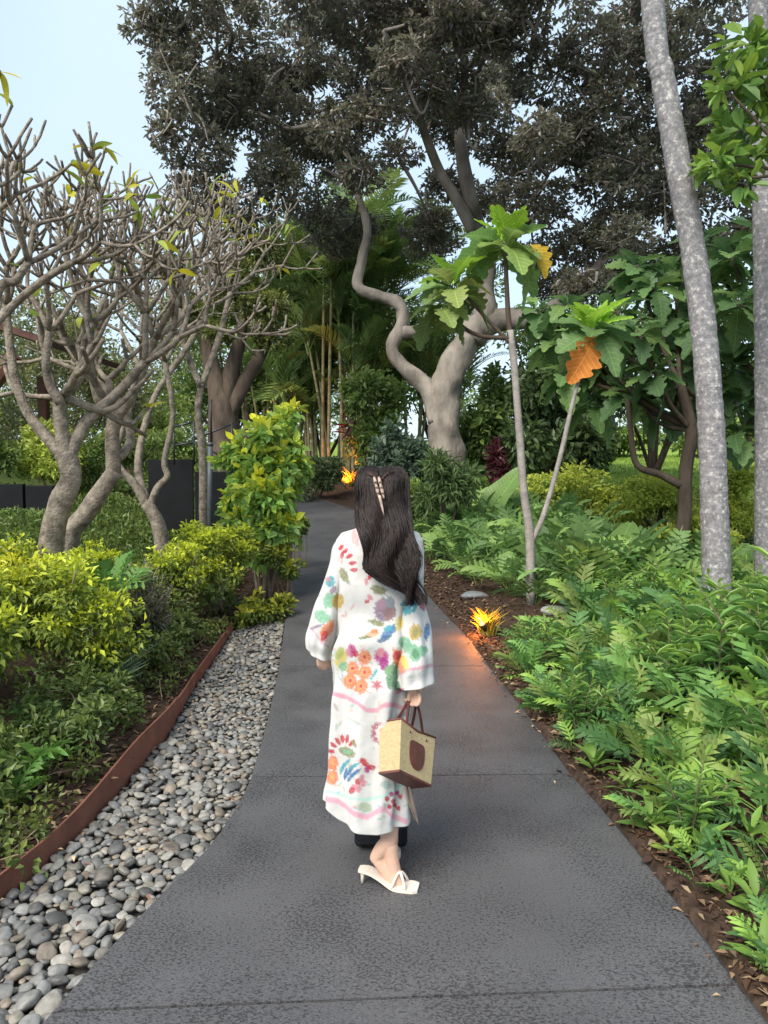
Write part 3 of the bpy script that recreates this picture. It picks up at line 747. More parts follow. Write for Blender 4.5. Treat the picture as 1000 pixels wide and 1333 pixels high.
def palm_clump(label, base, canes, nf, cols, fs=1., seed=0, h=(2.5, 5), spread=.6, lean=.35):
    t = thing('clumping_palm', label, 'palm', base, 'clumping cane palms')
    for k in range(canes):
        a = rng.uniform(0, 6.28); rr = spread * rng.uniform(.1, 1); H = rng.uniform(*h)
        p0 = np.array(base) + [math.cos(a) * rr, math.sin(a) * rr, -.05]; o = np.array([math.cos(a), math.sin(a), 0]) * lean * H * rng.uniform(.2, 1)
        p1 = p0 + o * .35 + [0, 0, H * .5]; p2 = p0 + o + [0, 0, H]
        mb = MB(); sp = spline([p0, p1, p2], 6); tube(mb, sp, [.05, .042, .03], 7); part('cane', mb, CANE, t)
        for j in range(nf):
            az = j * 2.4 + rng.uniform(0, 1); el = R(rng.uniform(15, 78))
            col = np.array(cols[rng.integers(len(cols))]) * rng.uniform(.75, 1.25)
            inst('frond', ARECA[rng.integers(3)], t, Vector(p2 - np.array(base)) - Vector((0, 0, rng.uniform(0, .4))), Euler((rng.normal(0, .3), -el, az)), rng.uniform(.75, 1.1) * fs, col)
    return t
PG = [(.15, .23, .06), (.11, .18, .055), (.21, .27, .07), (.09, .15, .05)]
def gb(px, Y, dx=0): 
    p = at(px, 600, Y); return Vector((p.x + dx, Y, tz(p.x + dx, Y)))
palm_clump('cane palm clump with pale slanting stems behind the tall shrub', gb(418, 22.0), 14, 9, PG, 1.35, h=(1.6, 6.4), spread=1.1, lean=.22)
palm_clump('cane palm clump lit orange at its foot by the garden light', gb(455, 21.6), 12, 9, PG, 1.3, h=(2.6, 6.6), spread=.7, lean=.15)
palm_clump('far cane palm clump filling the gap behind the low fork', gb(540, 24), 12, 8, PG, 1.4, h=(1.5, 6.2), spread=1.3)
palm_clump('cane palm clump at the path bend beside the dark forked tree', gb(356, 24), 13, 9, PG, 1.4, h=(1.4, 6.0), spread=1.0)

# ------------------------------------------------------------------ coconut palms
def palm_bark():
    m, n, l, p = new_mat('palm_bark')
    tc = n.new('ShaderNodeTexCoord'); 
    no = n.new('ShaderNodeTexNoise'); no.inputs['Scale'].default_value = 26; no.inputs['Detail'].default_value = 7; no.inputs['Roughness'].default_value = .7; l.new(tc.outputs['Object'], no.inputs['Vector'])
    cr = n.new('ShaderNodeValToRGB'); e = cr.color_ramp.elements; e[0].position = .32; e[0].color = (.12, .115, .12, 1); e[1].position = .55; e[1].color = (.25, .24, .245, 1)
    x = e.new(.64); x.color = (.50, .48, .44, 1); l.new(no.outputs['Fac'], cr.inputs[0])
    mp = n.new('ShaderNodeMapping'); mp.inputs['Scale'].default_value = (1.5, 1.5, 16); l.new(tc.outputs['Object'], mp.inputs[0])
    n2 = n.new('ShaderNodeTexNoise'); n2.inputs['Scale'].default_value = 1.0; n2.inputs['Detail'].default_value = 4; l.new(mp.outputs[0], n2.inputs['Vector'])
    mr = n.new('ShaderNodeMapRange'); mr.inputs[1].default_value = .35; mr.inputs[2].default_value = .65; mr.inputs[3].default_value = .9; mr.inputs[4].default_value = 1.08; l.new(n2.outputs['Fac'], mr.inputs[0])
    v = n.new('ShaderNodeVectorMath'); v.operation = 'SCALE'; l.new(cr.outputs[0], v.inputs[0]); l.new(mr.outputs[0], v.inputs['Scale'])
    l.new(v.outputs[0], p.inputs['Base Color']); p.inputs['Roughness'].default_value = .85; p.inputs['Specular IOR Level'].default_value = .15
    b = n.new('ShaderNodeBump'); b.inputs['Strength'].default_value = .6; b.inputs['Distance'].default_value = .02; l.new(n2.outputs['Fac'], b.inputs['Height']); l.new(b.outputs[0], p.inputs['Normal'])
    return m
PALMB = palm_bark()
COCO = [frond_mesh('frond', 3.2, 40, .75, .7, .7, .05, 10 + s) for s in range(2)]
def coco(label, pts, rad, top):
    base = Vector(pts[0]); base.z = tz(base.x, base.y) - .1
    t = thing('coconut_palm', label, 'palm', base, 'grey coconut palms')
    P = [tuple(base)] + [tuple(p) for p in pts[1:]] + [tuple(top)]
    mb = MB(); sp = spline(np.array(P), 14); rr = np.interp(np.linspace(0, 1, len(sp)), np.linspace(0, 1, len(rad)), rad)
    rr = rr * (1 + .018 * np.sin(np.arange(len(sp)) * 2.1) + .012 * rng.normal(size=len(sp)))
    tube(mb, sp, rr, 16, wob=.02); part('trunk', mb, PALMB, t)
    for j in range(16):
        inst('frond', COCO[j % 2], t, Vector(top) - base, Euler((rng.normal(0, .2), -R(rng.uniform(0, 75)), j * 2.4)), 1., np.array([.07, .11, .03]) * rng.uniform(.8, 1.2))
Y1 = 6.6
coco('tall grey coconut palm whose trunk leans over toward the path', [q(940, 790), q(934, 780), q(931, 690), q(926, 560), q(917, 440), q(903, 330), q(882, 210), q(863, 100), q(850, 5)],
     [.128, .12, .116, .110, .105, .102, .1, .096, .09, .085], q(805, -640))
Y1 = 7.6
coco('upright grey coconut palm trunk next to the leaning one', [q(998, 780), q(998, 760), q(998, 640), q(998, 520), q(996, 380), q(992, 200), q(987, 0)], [.12, .115, .11, .108, .102, .095, .09, .088], q(975, -560))

# ------------------------------------------------------------------ breadfruit leaves
def bread_mesh(seed, L=.46, mat=LEAFV, droop=.35, curl=.25):
    r = np.random.default_rng(seed); n = 29; V = []; q_ = []
    for i in range(n):
        t = i / (n - 1); env = math.sin(math.pi * min(1, .06 + t * .9)) ** .8 * .36 * L
        lob = .42 + .58 * abs(math.sin(t * math.pi * 4.6 + .4)) ** .6
        if t > .86: lob = .85
        w = env * lob
        z = -droop * L * t * t + .04 * L * math.sin(t * 5)
        fw = .07 * L * (1 - t)
        V += [(t * L + fw, -w, z + w * curl + r.normal(0, .004)), (t * L + fw * .4, -w * .5, z + w * .22), (t * L, 0, z), (t * L + fw * .4, w * .5, z + w * .22), (t * L + fw, w, z + w * curl + r.normal(0, .004))]
    for i in range(n - 1):
        for k in range(4): a = i * 5 + k; q_.append((a, a + 5, a + 6, a + 1))
    mb = MB(); mb.add(V, q_); me = mb.mesh('leaf', color=False); me.materials.append(mat); return me
BREAD = [bread_mesh(s, droop=d) for s, d in ((1, .1), (2, .35), (3, .6), (4, .25))]
BREAD_DRY = bread_mesh(9, mat=LEAFDRY, droop=.3, curl=.5)
BG_ = [(.13, .23, .08), (.11, .20, .075), (.17, .27, .085), (.09, .16, .065)]
def rosette(t, base, c, n, s, cols, young=None, el=(-35, 60)):
    """leaves spiral round a shoot tip at world point c"""
    for j in range(n):
        f = j / max(1, n - 1); az = j * 2.4 + rng.uniform(-.3, .3); e = R(el[0] + (el[1] - el[0]) * f + rng.uniform(-10, 10))
        col = np.array(cols[rng.integers(len(cols))])
        if young is not None and f > .6: col = np.array(young) * rng.uniform(.85, 1.1)
        sc_ = s * (1 - .35 * f) * rng.uniform(.85, 1.1)
        d = Vector((math.cos(az), math.sin(az), 0)) * .05
        inst('leaf', BREAD[rng.integers(4)], t, Vector(c) - Vector(base) + d - Vector((0, 0, .12 * (1 - f))), Euler((rng.normal(0, .3), -e, az)), sc_, col * rng.uniform(.85, 1.15))
def stick(t, name, pts, rad, mat=STEM, sides=8):
    mb = MB(); tube(mb, spline(np.array(pts), 5), rad, sides, wob=.04); return part(name, mb, mat, t)
Y1 = 8.0
b = q(692, 745); b.z = tz(b.x, Y1) - .03
t = thing('young_breadfruit_tree', 'slim young breadfruit tree with a dead orange leaf hanging from its side shoot', 'tree', b)
GB = M('bark_slim', (.26, .24, .22), .85, .25, 12, .4, 40, .15)
stick(t, 'trunk', [b, q(690, 700), q(682, 640), q(676, 560), q(670, 480), q(664, 430)], [.052, .048, .042, .04, .037, .036], GB)
stick(t, 'branch', [q(664, 440), q(661, 400), q(659, 355), q(657, 318)], [.03, .026, .023, .02], BARK_DARK)
stick(t, 'branch', [q(666, 448), q(650, 432), q(620, 400), q(598, 375)], [.024, .02, .018, .014], BARK_DARK)
stick(t, 'branch', [q(664, 440), q(630, 438), q(606, 428), q(592, 410), q(583, 380)], [.026, .022, .02, .018, .014], BARK_DARK)
stick(t, 'branch', [q(692, 705), q(708, 670), q(728, 600), q(742, 540), q(752, 500), q(770, 440), q(772, 425)], [.03, .028, .026, .024, .02, .02, .018], GB)
yg = (.32, .50, .05)
rosette(t, b, q(657, 312), 23, 1.05, [(.17, .29, .09), (.2, .29, .08)], yg, (-35, 84))
rosette(t, b, q(590, 365), 15, 1.05, [(.17, .27, .09), (.22, .27, .08)], (.28, .46, .06), (-35, 80))
rosette(t, b, q(572, 392), 9, .9, [(.18, .24, .07), (.14, .21, .07)], None, (-40, 10))
rosette(t, b, q(773, 425), 22, 1.0, [(.15, .25, .09), (.13, .22, .08)], (.32, .52, .06), (-35, 80))
o = inst('leaf', BREAD_DRY, t, q(775, 436, -.15) - b, Matrix(((-.42, .90, .1), (-.1, .06, -.99), (-.9, -.43, .06))).to_euler(), 1.12, (.66, .25, .06)); o['label'] = 'dead orange breadfruit leaf'
o = inst('leaf', BREAD_DRY, t, q(690, 318, -.1) - b, Euler((R(20), R(50), R(-40))), .8, (.33, .23, .03)); o['label'] = 'yellowing breadfruit leaf'

def breadfruit(label, base, trunk, rad, tips, s=.95, nl=15, cols=BG_, young=None):
    t = thing('breadfruit_tree', label, 'tree', base, 'breadfruit trees')
    stick(t, 'trunk', trunk, rad, BARK_DARK, 9)
    top = np.array(trunk[-1]); 
    for tp in tips:
        st = np.array(trunk[rng.integers(max(1, len(trunk) - 2), len(trunk))])
        mid = (st + np.array(tp)) / 2 + [0, 0, -.15]
        stick(t, 'branch', [st, mid, tp], [.035, .025, .015], BARK_DARK, 6)
        rosette(t, base, tp, nl, s, cols, young, (-50, 50))
    return t
Y1 = 9.3
b = q(884, 750); b.z = tz(b.x, Y1) - .05
tips = [q(760, 440, .5), q(800, 400), q(850, 370, .3), q(830, 430, -.4), q(880, 410, .4), q(790, 470, .6), q(850, 480, -.2), q(735, 485, .7), q(900, 470, .5), q(720, 440, 1), q(820, 510, .3), q(870, 530, .6), q(770, 520, .9), q(930, 500, .5), q(700, 400, 1.2), q(830, 345, .6), q(740, 395, .8), q(880, 350, .8)]
t = breadfruit('dark-trunked breadfruit tree spreading big lobed leaves behind the leaning palm', b, [b, q(880, 740), q(890, 680), q(893, 610), q(900, 560), q(885, 500)], [.10, .095, .085, .08, .075, .06], tips)
stick(t, 'limb', [q(888, 632), q(860, 618), q(830, 606), q(822, 570), q(818, 520)], [.055, .045, .04, .035, .03], BARK_DARK)
Y1 = 9.0
b = q(1080, 760); b.z = tz(b.x, Y1)
tips = [q(950, 330), q(985, 300, .2), q(925, 360, .4), q(960, 390, -.3), q(1000, 370), q(930, 420, .3), q(985, 440), q(955, 470, .4), q(1020, 330), q(915, 310, .6), q(1010, 500, .2), q(975, 520, .6), q(1040, 420), q(1060, 360), q(960, 560, .6)]
breadfruit('dark green breadfruit tree crowding behind the upright palm trunk', b, [b, q(1078, 650), q(1060, 540), q(1040, 460)], [.12, .11, .1, .08], tips)
Y1 = 6.2
b = q(1130, 800); b.z = tz(b.x, Y1)
tips = [q(948, 118), q(975, 62), q(935, 212), q(968, 232), q(985, 85), q(1000, 130, .1), q(960, 140, .2), q(945, 205, .3), q(985, 200), q(1020, 180), q(965, 165, .1), q(1030, 100), q(1010, 50), q(1050, 220)]
t = leafy('broadleaf_tree', 'tree with fresh bright green leaves reaching in beside the upright palm', 'tree', b,
    [(p.x, p.y, p.z, .19, .2, .10) for p in tips], 430, .17, [(.17, .30, .06), (.22, .34, .06), (.13, .24, .06)], (.3, .42, .05), .3, .5, stems=0, trunk=[[b, q(1128, 600), q(1110, 400), q(1080, 240)]] + [[q(1090, 280), q(1050, 230), tuple(p)] for p in tips[:6]], trunk_r=[[.12, .11, .09, .06]] + [[.03, .02, .008]] * 6, hexa=True, sub=8, subr=.5)

# ------------------------------------------------------------------ lobed ferns
def fern_mesh(seed, L=.46, pairs=8, lobe=.15, W=.034, arch=.5):
    r = np.random.default_rng(seed); mb = MB()
    def rp(t): return np.array([L * t * (1 - .12 * arch * t * t), 0, L * (arch * (.55 * t - .75 * t * t))])
    ts = np.linspace(0, 1, 9); tube(mb, [rp(t) for t in ts], [.004, .003, .0015], 3, cap=False)
    V = []
    for t in np.linspace(.3, 1, 9):
        p = rp(t); w = .011 * math.sin(math.pi * min(1, (t - .2) / .8)) + .003
        V += [p + [0, -w, .002], p + [0, w, .002]]
    mb.add(V, np.arange(8)[:, None] * 2 + [[0, 2, 3, 1]])
    for i in range(pairs):
        t = .3 + .64 * i / (pairs - 1)
        p = rp(t); tan = nrm(rp(t + .02) - rp(t - .02)); ll = lobe * (math.sin(math.pi * (.22 + .68 * i / pairs)) ** .6) * r.uniform(.85, 1.1)
        for s in (-1, 1):
            d = nrm(tan * .65 + np.array([0, s, 0]) * .85 + [0, 0, .15 + r.normal(0, .1)]); sd = nrm(np.cross(d, [0, 0, 1.])) * W * .5
            b_ = p + d * ll * .45; c = p + d * ll * .8 - [0, 0, .02 * r.uniform(.3, 1.5)]; e = p + d * ll - [0, 0, .04 * r.uniform(.3, 1.3)]
            mb.add([p - sd * .7, p + sd * .7, b_ + sd, b_ - sd, c + sd * .7, c - sd * .7, e], [(0, 1, 2, 3), (3, 2, 4, 5)], [(5, 4, 6)])
    p = rp(1); mb.add([p + [-.02, -.010, 0], p + [-.02, .010, 0], p + [.07, 0, -.012]], None, [(0, 1, 2)])
    me = mb.mesh('frond', color=False, smooth=False); me.materials.append(LEAFO); return me
FERN = [fern_mesh(s, pairs=p, arch=a, lobe=l) for s, p, a, l in ((1, 6, .5, .15), (2, 5, .7, .17), (3, 7, .35, .13), (4, 5, .6, .19), (5, 6, .9, .15))]
FG = [(.13, .27, .07), (.17, .33, .08), (.095, .21, .065), (.26, .42, .08), (.08, .17, .06), (.22, .30, .08)]
def fern(x, y, s, n, label, group, cols=FG, el=(18, 78), name='fern'):
    z = tz(x, y) - .01
    t = thing(name, label, 'fern', (x, y, z), group)
    lift = rng.uniform(0, .1)
    for j in range(n):
        az = j * 2.399 + rng.uniform(-.4, .4); e = R(rng.uniform(*el)); f = rng.random()
        inst('frond', FERN[rng.integers(5)], t, (math.cos(az) * .04, math.sin(az) * .04, lift * rng.random()), Euler((rng.normal(0, .35), -e, az)), s * rng.uniform(.7, 1.2), np.array(cols[rng.integers(len(cols))]) * rng.uniform(.75, 1.25))
    return t
def herb_meshes(seed):
    r = np.random.default_rng(seed); f = MB(); st = MB()
    for k in range(11):
        a = r.uniform(0, 6.28); ln = r.uniform(.1, .75); H = r.uniform(.65, 1.1)
        top = np.array([math.cos(a) * ln * H * .75, math.sin(a) * ln * H * .75, H * (1 - .25 * ln)]); mid = top * .5 + [0, 0, .08]
        sp = spline([(math.cos(a) * .03, math.sin(a) * .03, 0), mid, top], 6); tube(st, sp, [.012, .008, .004], 4, cap=False)
        for j in range(20):
            t = .2 + .8 * j / 19; p = sp[min(len(sp) - 1, int(t * (len(sp) - 1)))]; az = j * 2.4 + a; up = -.1 + 1.0 * t
            D = nrm(np.array([math.cos(az), math.sin(az), up])); L = r.uniform(.17, .29) * (1.1 - .35 * t); c = np.array([.15, .30, .075]) * r.uniform(.7, 1.2)
            if t > .85: c = np.array([.26, .42, .08]) * r.uniform(.8, 1.1)
            leaves(f, p[None], D[None], nrm(np.array([[-math.cos(az) * .5, -math.sin(az) * .5, 1.]])), L, L * r.uniform(.16, .24), c[None], fold=.3, droop=.25, hexa=True)
    return f.mesh('foliage', smooth=False), st.mesh('stem')
HERB = [herb_meshes(40 + s) for s in range(5)]
for a_, b_ in HERB: a_.materials.append(LEAF); b_.materials.append(STEM)
def herb(x, y, s):
    t = thing('lance_leaf_plant', 'lance-leaved green plant growing among the lobed ferns by the palms' if y > 5 else 'lance-leaved green plant among lobed ferns and bare mulch near the path joint', 'plant', (x, y, tz(x, y) - .01), 'lance-leaved plants in the right bed')
    k = rng.integers(5); e = Euler((rng.normal(0, .08), rng.normal(0, .08), rng.uniform(0, 6.28)))
    inst('foliage', HERB[k][0], t, (0, 0, 0), e, s); inst('stem', HERB[k][1], t, (0, 0, 0), e, s)
def fern_fields():
    lab = 'glossy lobed fern clump in the bed between the path and the palm trunks'
    pts = []
    for _ in range(4000):
        y = rng.uniform(2.15, 7.7); r_ = float(Rf(y)); dmin = .15 + (.06 if y < 3.3 else .0) + (.25 if 6.3 < y < 7.6 else 0) + (.12 if y < 2.9 else 0)
        x = r_ + dmin + abs(rng.uniform(0, 2.6))
        if x / y > .56 or (6.5 < y and x / y < .25): continue
        m = .235 if y < 5 else .27
        if all((x - a) ** 2 + (y - b_) ** 2 > m * m for a, b_ in pts): pts.append((x, y))
    for x, y in pts:
        d = x - float(Rf(y)); s = np.clip(.62 + .55 * d, .62, 1.25) * rng.uniform(.85, 1.15)
        if y < 3.0: s *= .75
        if rng.random() < (.3 if d > .5 else .2):
            herb(x, y, float(s) * .54 * rng.uniform(.7, 1.2))
            continue
        lab = 'lobed fern at the foot of the leaning coconut palm' if math.hypot(x - 2.87, y - 6.6) < .9 else 'lobed fern beside the small orange garden light' if math.hypot(x - 1.12, y - 6.95) < 1.0 else 'lobed fern spilling over the mulch toward the concrete path' if d < .6 else 'lobed fern deep in the bed among lance-leaved plants'
        fern(x, y, float(s) * .72, int(rng.integers(14, 20)), lab, 'lobed ferns in the right bed')
    # low sparse sprigs right at the edge
    for _ in range(20):
        y = rng.uniform(2.2, 6.2); x = float(Rf(y)) + rng.uniform(.08, .3)
        fern(x, y, rng.uniform(.28, .45), int(rng.integers(5, 9)), 'small fern sprig in the mulch at the concrete path edge', 'fern sprigs along the path edge', el=(25, 75))
    lab = 'soft green fern under the slim young breadfruit tree'
    pts = []
    for _ in range(3000):
        y = rng.uniform(7.6, 13); x = float(Rf(y)) + .35 + (.25 if y < 9 else 0) + rng.uniform(0, 2.4)
        if all((x - a) ** 2 + (y - b_) ** 2 > .42 ** 2 for a, b_ in pts): pts.append((x, y))
    for x, y in pts:
        lab = 'soft green fern at the mulch edge beside the path past the garden light' if x - Rf(y) < 1.0 and y < 9.5 else 'soft green fern around the slim young breadfruit stem' if y < 9.5 else 'soft green fern below the big forked trunk' if x - Rf(y) < 1.6 else 'soft green fern between the wavy-leaved plants and golden shrubs'
        fern(x, y, float(np.clip(.6 + .4 * (x - Rf(y)), .6, 1.3) * rng.uniform(.9, 1.2)), int(rng.integers(10, 15)), lab, 'ferns under the young breadfruit', [(.19, .32, .10), (.24, .37, .10), (.14, .25, .08)])
    for (px, py, Y, s, lab) in ((70, 985, 4.15, .62, 'upright fern in front of the dark hedge foot by the rusty edging'), (25, 1040, 3.65, .6, 'spreading fern at the hedge foot beside the widest pebbles'), (10, 1075, 3.5, .5, 'low fern over bark mulch by the rusty edging'), (150, 740, 5.4, .8, 'fern pushing up through the golden hedge top')):
        p = at(px, py, Y); x = min(p.x, float(Ef(Y)) - .15)
        t = fern(x, Y, s, 9, lab, None, [(.12, .25, .06), (.15, .28, .06)], (35, 85))
        if px == 150: t.location.z = tz(x, Y) + .55
fern_fields()
# grassy tufts on the left bed
def blades(name, label, x, y, n, L, col, group=None, z=None, em=.9):
    mb = MB(); z = tz(x, y) if z is None else z; base = np.array([x, y, z])
    for _ in range(n):
        a = rng.uniform(0, 6.28); e = rng.uniform(.1, em); d = np.array([math.cos(a) * e, math.sin(a) * e, 1]); d = nrm(d); l_ = L * rng.uniform(.6, 1.15)
        p0 = base + [rng.normal(0, .03), rng.normal(0, .03), 0]; p1 = p0 + d * l_ * .55; p2 = p1 + nrm(d + np.array([math.cos(a), math.sin(a), -.6]) * .6) * l_ * .45
        sd = nrm(np.cross(d, [math.cos(a + 1.3), math.sin(a + 1.3), 0])) * .012 * (L / .4)
        mb.add([p0 - sd * .6, p0 + sd * .6, p1 + sd, p1 - sd, p2], [(0, 1, 2, 3)], [(3, 2, 4)], np.array(col) * rng.uniform(.7, 1.3))
    o = solo(name, mb, LEAF, base, smooth=False); return tag(o, label, 'plant', group)
for px, py, Y in ((135, 905, 4.9), (150, 880, 5.1)):
    p = at(px, py, Y); blades('strap_leaf_plant', 'blue-green strappy plant at the dark hedge foot', min(p.x, float(Ef(Y)) - .2), Y, 26, .42, (.09, .15, .09), 'strappy plants at the hedge foot')
def edge_herbs():
    for k in range(46):
        y = rng.uniform(2.9, 7.2); x = float(Ef(y)) - rng.uniform(.09, .6); z = tz(x, y); s = rng.uniform(.07, .13)
        leafy('ground_herb', 'little round-leaved herb creeping behind the rusty edging', 'plant', Vector((x, y, z)), [(x + rng.normal(0, s), y + rng.normal(0, s), z + s * .7, s, s, s * .7) for _ in range(3)], 130, .035, [(.12, .17, .04), (.09, .13, .035)], (.22, .24, .05), .4, .7, stems=3, stem_r=.003, group='herbs behind the edging')
edge_herbs()
for k in range(11):
    y = 3.1 + k * .4; x = float(Ef(y)) - rng.uniform(.42, .6); z = tz(x, y); s_ = rng.uniform(.2, .28)
    leafy('low_shrub', 'low dark green bush filling the hedge foot behind the rusty edging', 'shrub', Vector((x, y, z)), [(x + rng.normal(0, s_ * .6), y + rng.normal(0, s_ * .6), z + s_ * rng.uniform(.4, 1.2), s_ * .7, s_ * .7, s_ * .6) for _ in range(5)], 900, .05, [(.10, .155, .045), (.13, .19, .05), (.08, .125, .04)], (.22, .28, .06), .3, stems=5, stem_r=.005, group='green bushes at the hedge foot')
HLEAF = [leaf_mesh('leaf', .17, .055, d, LEAFO, wav=.004) for d in (.2, .5)]
def rosette_herb(px, py, n, s, label, col=(.2, .34, .07)):
    x, y = ground_px(px, py); x = max(x, float(Rf(y)) + .1); z = tz(x, y)
    t = thing('rosette_plant', label, 'plant', (x, y, z), 'broad-leaved rosettes at the path edge')
    for j in range(n):
        az = j * 2.4 + rng.uniform(-.3, .3); inst('leaf', HLEAF[j % 2], t, (math.cos(az) * .015, math.sin(az) * .015, .01 + .07 * j / n), Euler((rng.normal(0, .25), -R(20 + 55 * j / n), az)), s * rng.uniform(.8, 1.15), np.array(col) * rng.uniform(.75, 1.2))
for px, py, s_ in ((770, 1010, 1.2), (800, 985, 1.1), (838, 1090, 1.2), (868, 1050, 1.3), (885, 1010, 1.4), (915, 1130, 1.0), (950, 1180, .9), (905, 1060, 1.3), (975, 1120, 1.2), (722, 935, 1.1), (745, 960, 1.0), (700, 890, 1.1), (995, 1270, 1.1), (960, 1040, 1.5), (985, 1200, 1.0), (870, 1120, .8), (818, 1040, 1.0)):
    rosette_herb(px, py, int(rng.integers(9, 15)), s_ * .62, 'small broad-leaved green rosette in the mulch beside the concrete path', (.2, .34, .07) if rng.random() < .7 else (.3, .42, .08))

# ------------------------------------------------------------------ big wavy-leaved plants
BIGL = [leaf_mesh('leaf', .95, .42, d, LEAFV, wav=.03, nseg=12) for d in (.15, .35, .6)]
BIGD = leaf_mesh('leaf', .7, .34, .9, LEAFDRY, wav=.06, nseg=10)
def bigleaf(label, px, py, Y, n, s, cols, el=(25, 75), dry=0):
    p = at(px, py, Y); z = tz(p.x, Y); b = Vector((p.x, Y, z))
    t = thing('birdsnest_fern', label, 'fern', b, None)
    for j in range(n):
        az = j * 2.4 + rng.uniform(-.3, .3); e = R(rng.uniform(*el))
        inst('leaf', BIGL[rng.integers(3)], t, (math.cos(az) * .06, math.sin(az) * .06, .05), Euler((rng.normal(0, .5), -e, az)), s * rng.uniform(.75, 1.15), np.array(cols[rng.integers(len(cols))]) * rng.uniform(.8, 1.2))
    for j in range(dry):
        az = R(-60 + 50 * j + rng.uniform(-15, 15))
        inst('leaf', BIGD, t, (0, 0, .25), Euler((rng.normal(0, .4), -R(20), az)), s * .95, np.array([(.36, .25, .16), (.5, .22, .05), (.3, .2, .13)][j % 3]))
    return t
DKL = [(.12, .22, .07), (.17, .28, .08), (.14, .24, .09)]
bigleaf('large-leaved plant with wavy green and withered brown leaves by the dark trunk', 800, 760, 8.4, 12, 1.0, DKL, (25, 80), 3)
bigleaf('large wavy-leaved plant below the big forked trunk', 622, 670, 12.0, 10, 1.2, DKL, (20, 75))
bigleaf('smaller wavy-leaved plant beside the slim breadfruit stem', 722, 740, 9.2, 8, .75, DKL, (20, 70))
bigleaf('broad dark-leaved plant between the two palm trunks', 955, 690, 8.8, 8, .9, DKL, (20, 75))

# ------------------------------------------------------------------ middle and background shrubs and trees
def massif(name, label, cat, px, Y, w, top_py, n, size, pal, tip=None, tipw=.4, asp=.5, k=9, bottom=.15, hexa=False, group=None, depth=None, low_py=None):
    """a bush or small tree: w px wide, its top at pixel row top_py"""
    p = at(px, 600, Y); z = tz(p.x, Y); top = at(px, top_py, Y).z; s = Y / 1000.; W = w * s / 2; H = top - z
    zb = z + bottom * H if low_py is None else at(px, low_py, Y).z
    cl = []
    for _ in range(k):
        cz = rng.uniform(zb + .15 * (top - zb), top - .18 * (top - zb)); wf = 1 - .45 * ((cz - zb) / (top - zb)) ** 2
        cl.append((p.x + rng.uniform(-.72, .72) * W * wf, Y + rng.uniform(-.6, .6) * (depth or W), cz, W * .42, (depth or W) * .42, (top - zb) * .24))
    cl.append((p.x, Y, top - .22 * (top - zb), W * .4, (depth or W) * .4, (top - zb) * .22))
    tr = [[(p.x, Y, z - .05), (p.x + rng.normal(0, .08), Y, (z + zb) / 2 + .1), (p.x + rng.normal(0, .15), Y, (zb + top) / 2)]]
    return leafy(name, label, cat, Vector((p.x, Y, z)), cl, n, size, pal, tip, tipw, asp, stems=3 if cat == 'shrub' else 5, stem_r=.02 if cat == 'shrub' else .05, trunk=tr if cat == 'tree' else None, trunk_r=[[.14, .1, .05]], hexa=hexa, group=group, sub=12, partname='crown' if cat == 'tree' else 'foliage', stem_mat=BARK_DARK)
TEAL = [(.10, .15, .10), (.13, .19, .12), (.08, .13, .085)]
DK = [(.08, .125, .045), (.10, .155, .05), (.065, .10, .04)]
MIDG = [(.13, .21, .055), (.17, .25, .06), (.10, .165, .05)]
OLI = [(.15, .16, .075), (.19, .19, .10), (.12, .14, .06)]
LIM = [(.40, .48, .08), (.48, .54, .09), (.30, .39, .07)]
massif('broad_shrub', 'blue-green rubbery shrub left of the low forked trunk', 'shrub', 515, 14.6, 95, 545, 2200, .15, TEAL, hexa=True)
massif('broad_shrub', 'tall mid green shrub between palm canes and the forked limb', 'shrub', 490, 19, 110, 475, 2600, .18, MIDG, tip=(.24, .32, .08), hexa=True)
massif('broad_shrub', 'dark green shrub right behind the forked trunk', 'shrub', 650, 16.5, 130, 465, 3600, .18, MIDG, hexa=True)
massif('broad_shrub', 'dense green shrub behind the slim breadfruit stem', 'shrub', 720, 15, 150, 480, 3600, .18, DK, hexa=True)
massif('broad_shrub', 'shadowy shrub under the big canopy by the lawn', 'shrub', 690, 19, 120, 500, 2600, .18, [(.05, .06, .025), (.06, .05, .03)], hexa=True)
massif('leafy_shrub', 'strap-leaved light green shrub at the foot of the forked trunk', 'shrub', 585, 11.6, 90, 590, 2400, .16, [(.13, .2, .07), (.1, .16, .06)], asp=.22)
massif('leafy_shrub', 'bright low shrub beside the path behind the long hair', 'shrub', 545, 12.6, 60, 622, 1600, .12, MIDG, tip=(.24, .34, .06), asp=.3)
massif('leafy_shrub', 'pale leafy bush across the path bend from the tall shrub', 'shrub', 412, 17.8, 80, 590, 1800, .12, [(.10, .15, .06), (.13, .18, .08)])
massif('golden_shrub', 'golden bank of shrubs behind the withered wavy leaves', 'shrub', 860, 11.5, 180, 618, 6500, .08, LIM, tip=(.42, .44, .05))
massif('golden_shrub', 'golden shrubs left of the dark breadfruit trunk', 'shrub', 760, 13.0, 180, 604, 6000, .085, LIM, tip=(.42, .44, .05))
massif('golden_shrub', 'yellow-lit shrub showing between the two palm trunks', 'shrub', 965, 10.8, 120, 600, 5200, .075, LIM, tip=(.46, .46, .05))
massif('golden_shrub', 'golden shrub low beside the leaning palm foot', 'shrub', 900, 9.8, 130, 672, 4200, .075, LIM, tip=(.42, .44, .05))
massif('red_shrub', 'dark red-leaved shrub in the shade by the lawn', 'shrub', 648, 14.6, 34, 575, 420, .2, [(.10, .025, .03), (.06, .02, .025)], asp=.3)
massif('red_shrub', 'orange-red flowering shrub across the lawn', 'shrub', 770, 26, 26, 568, 500, .16, [(.55, .10, .04), (.4, .08, .04)])
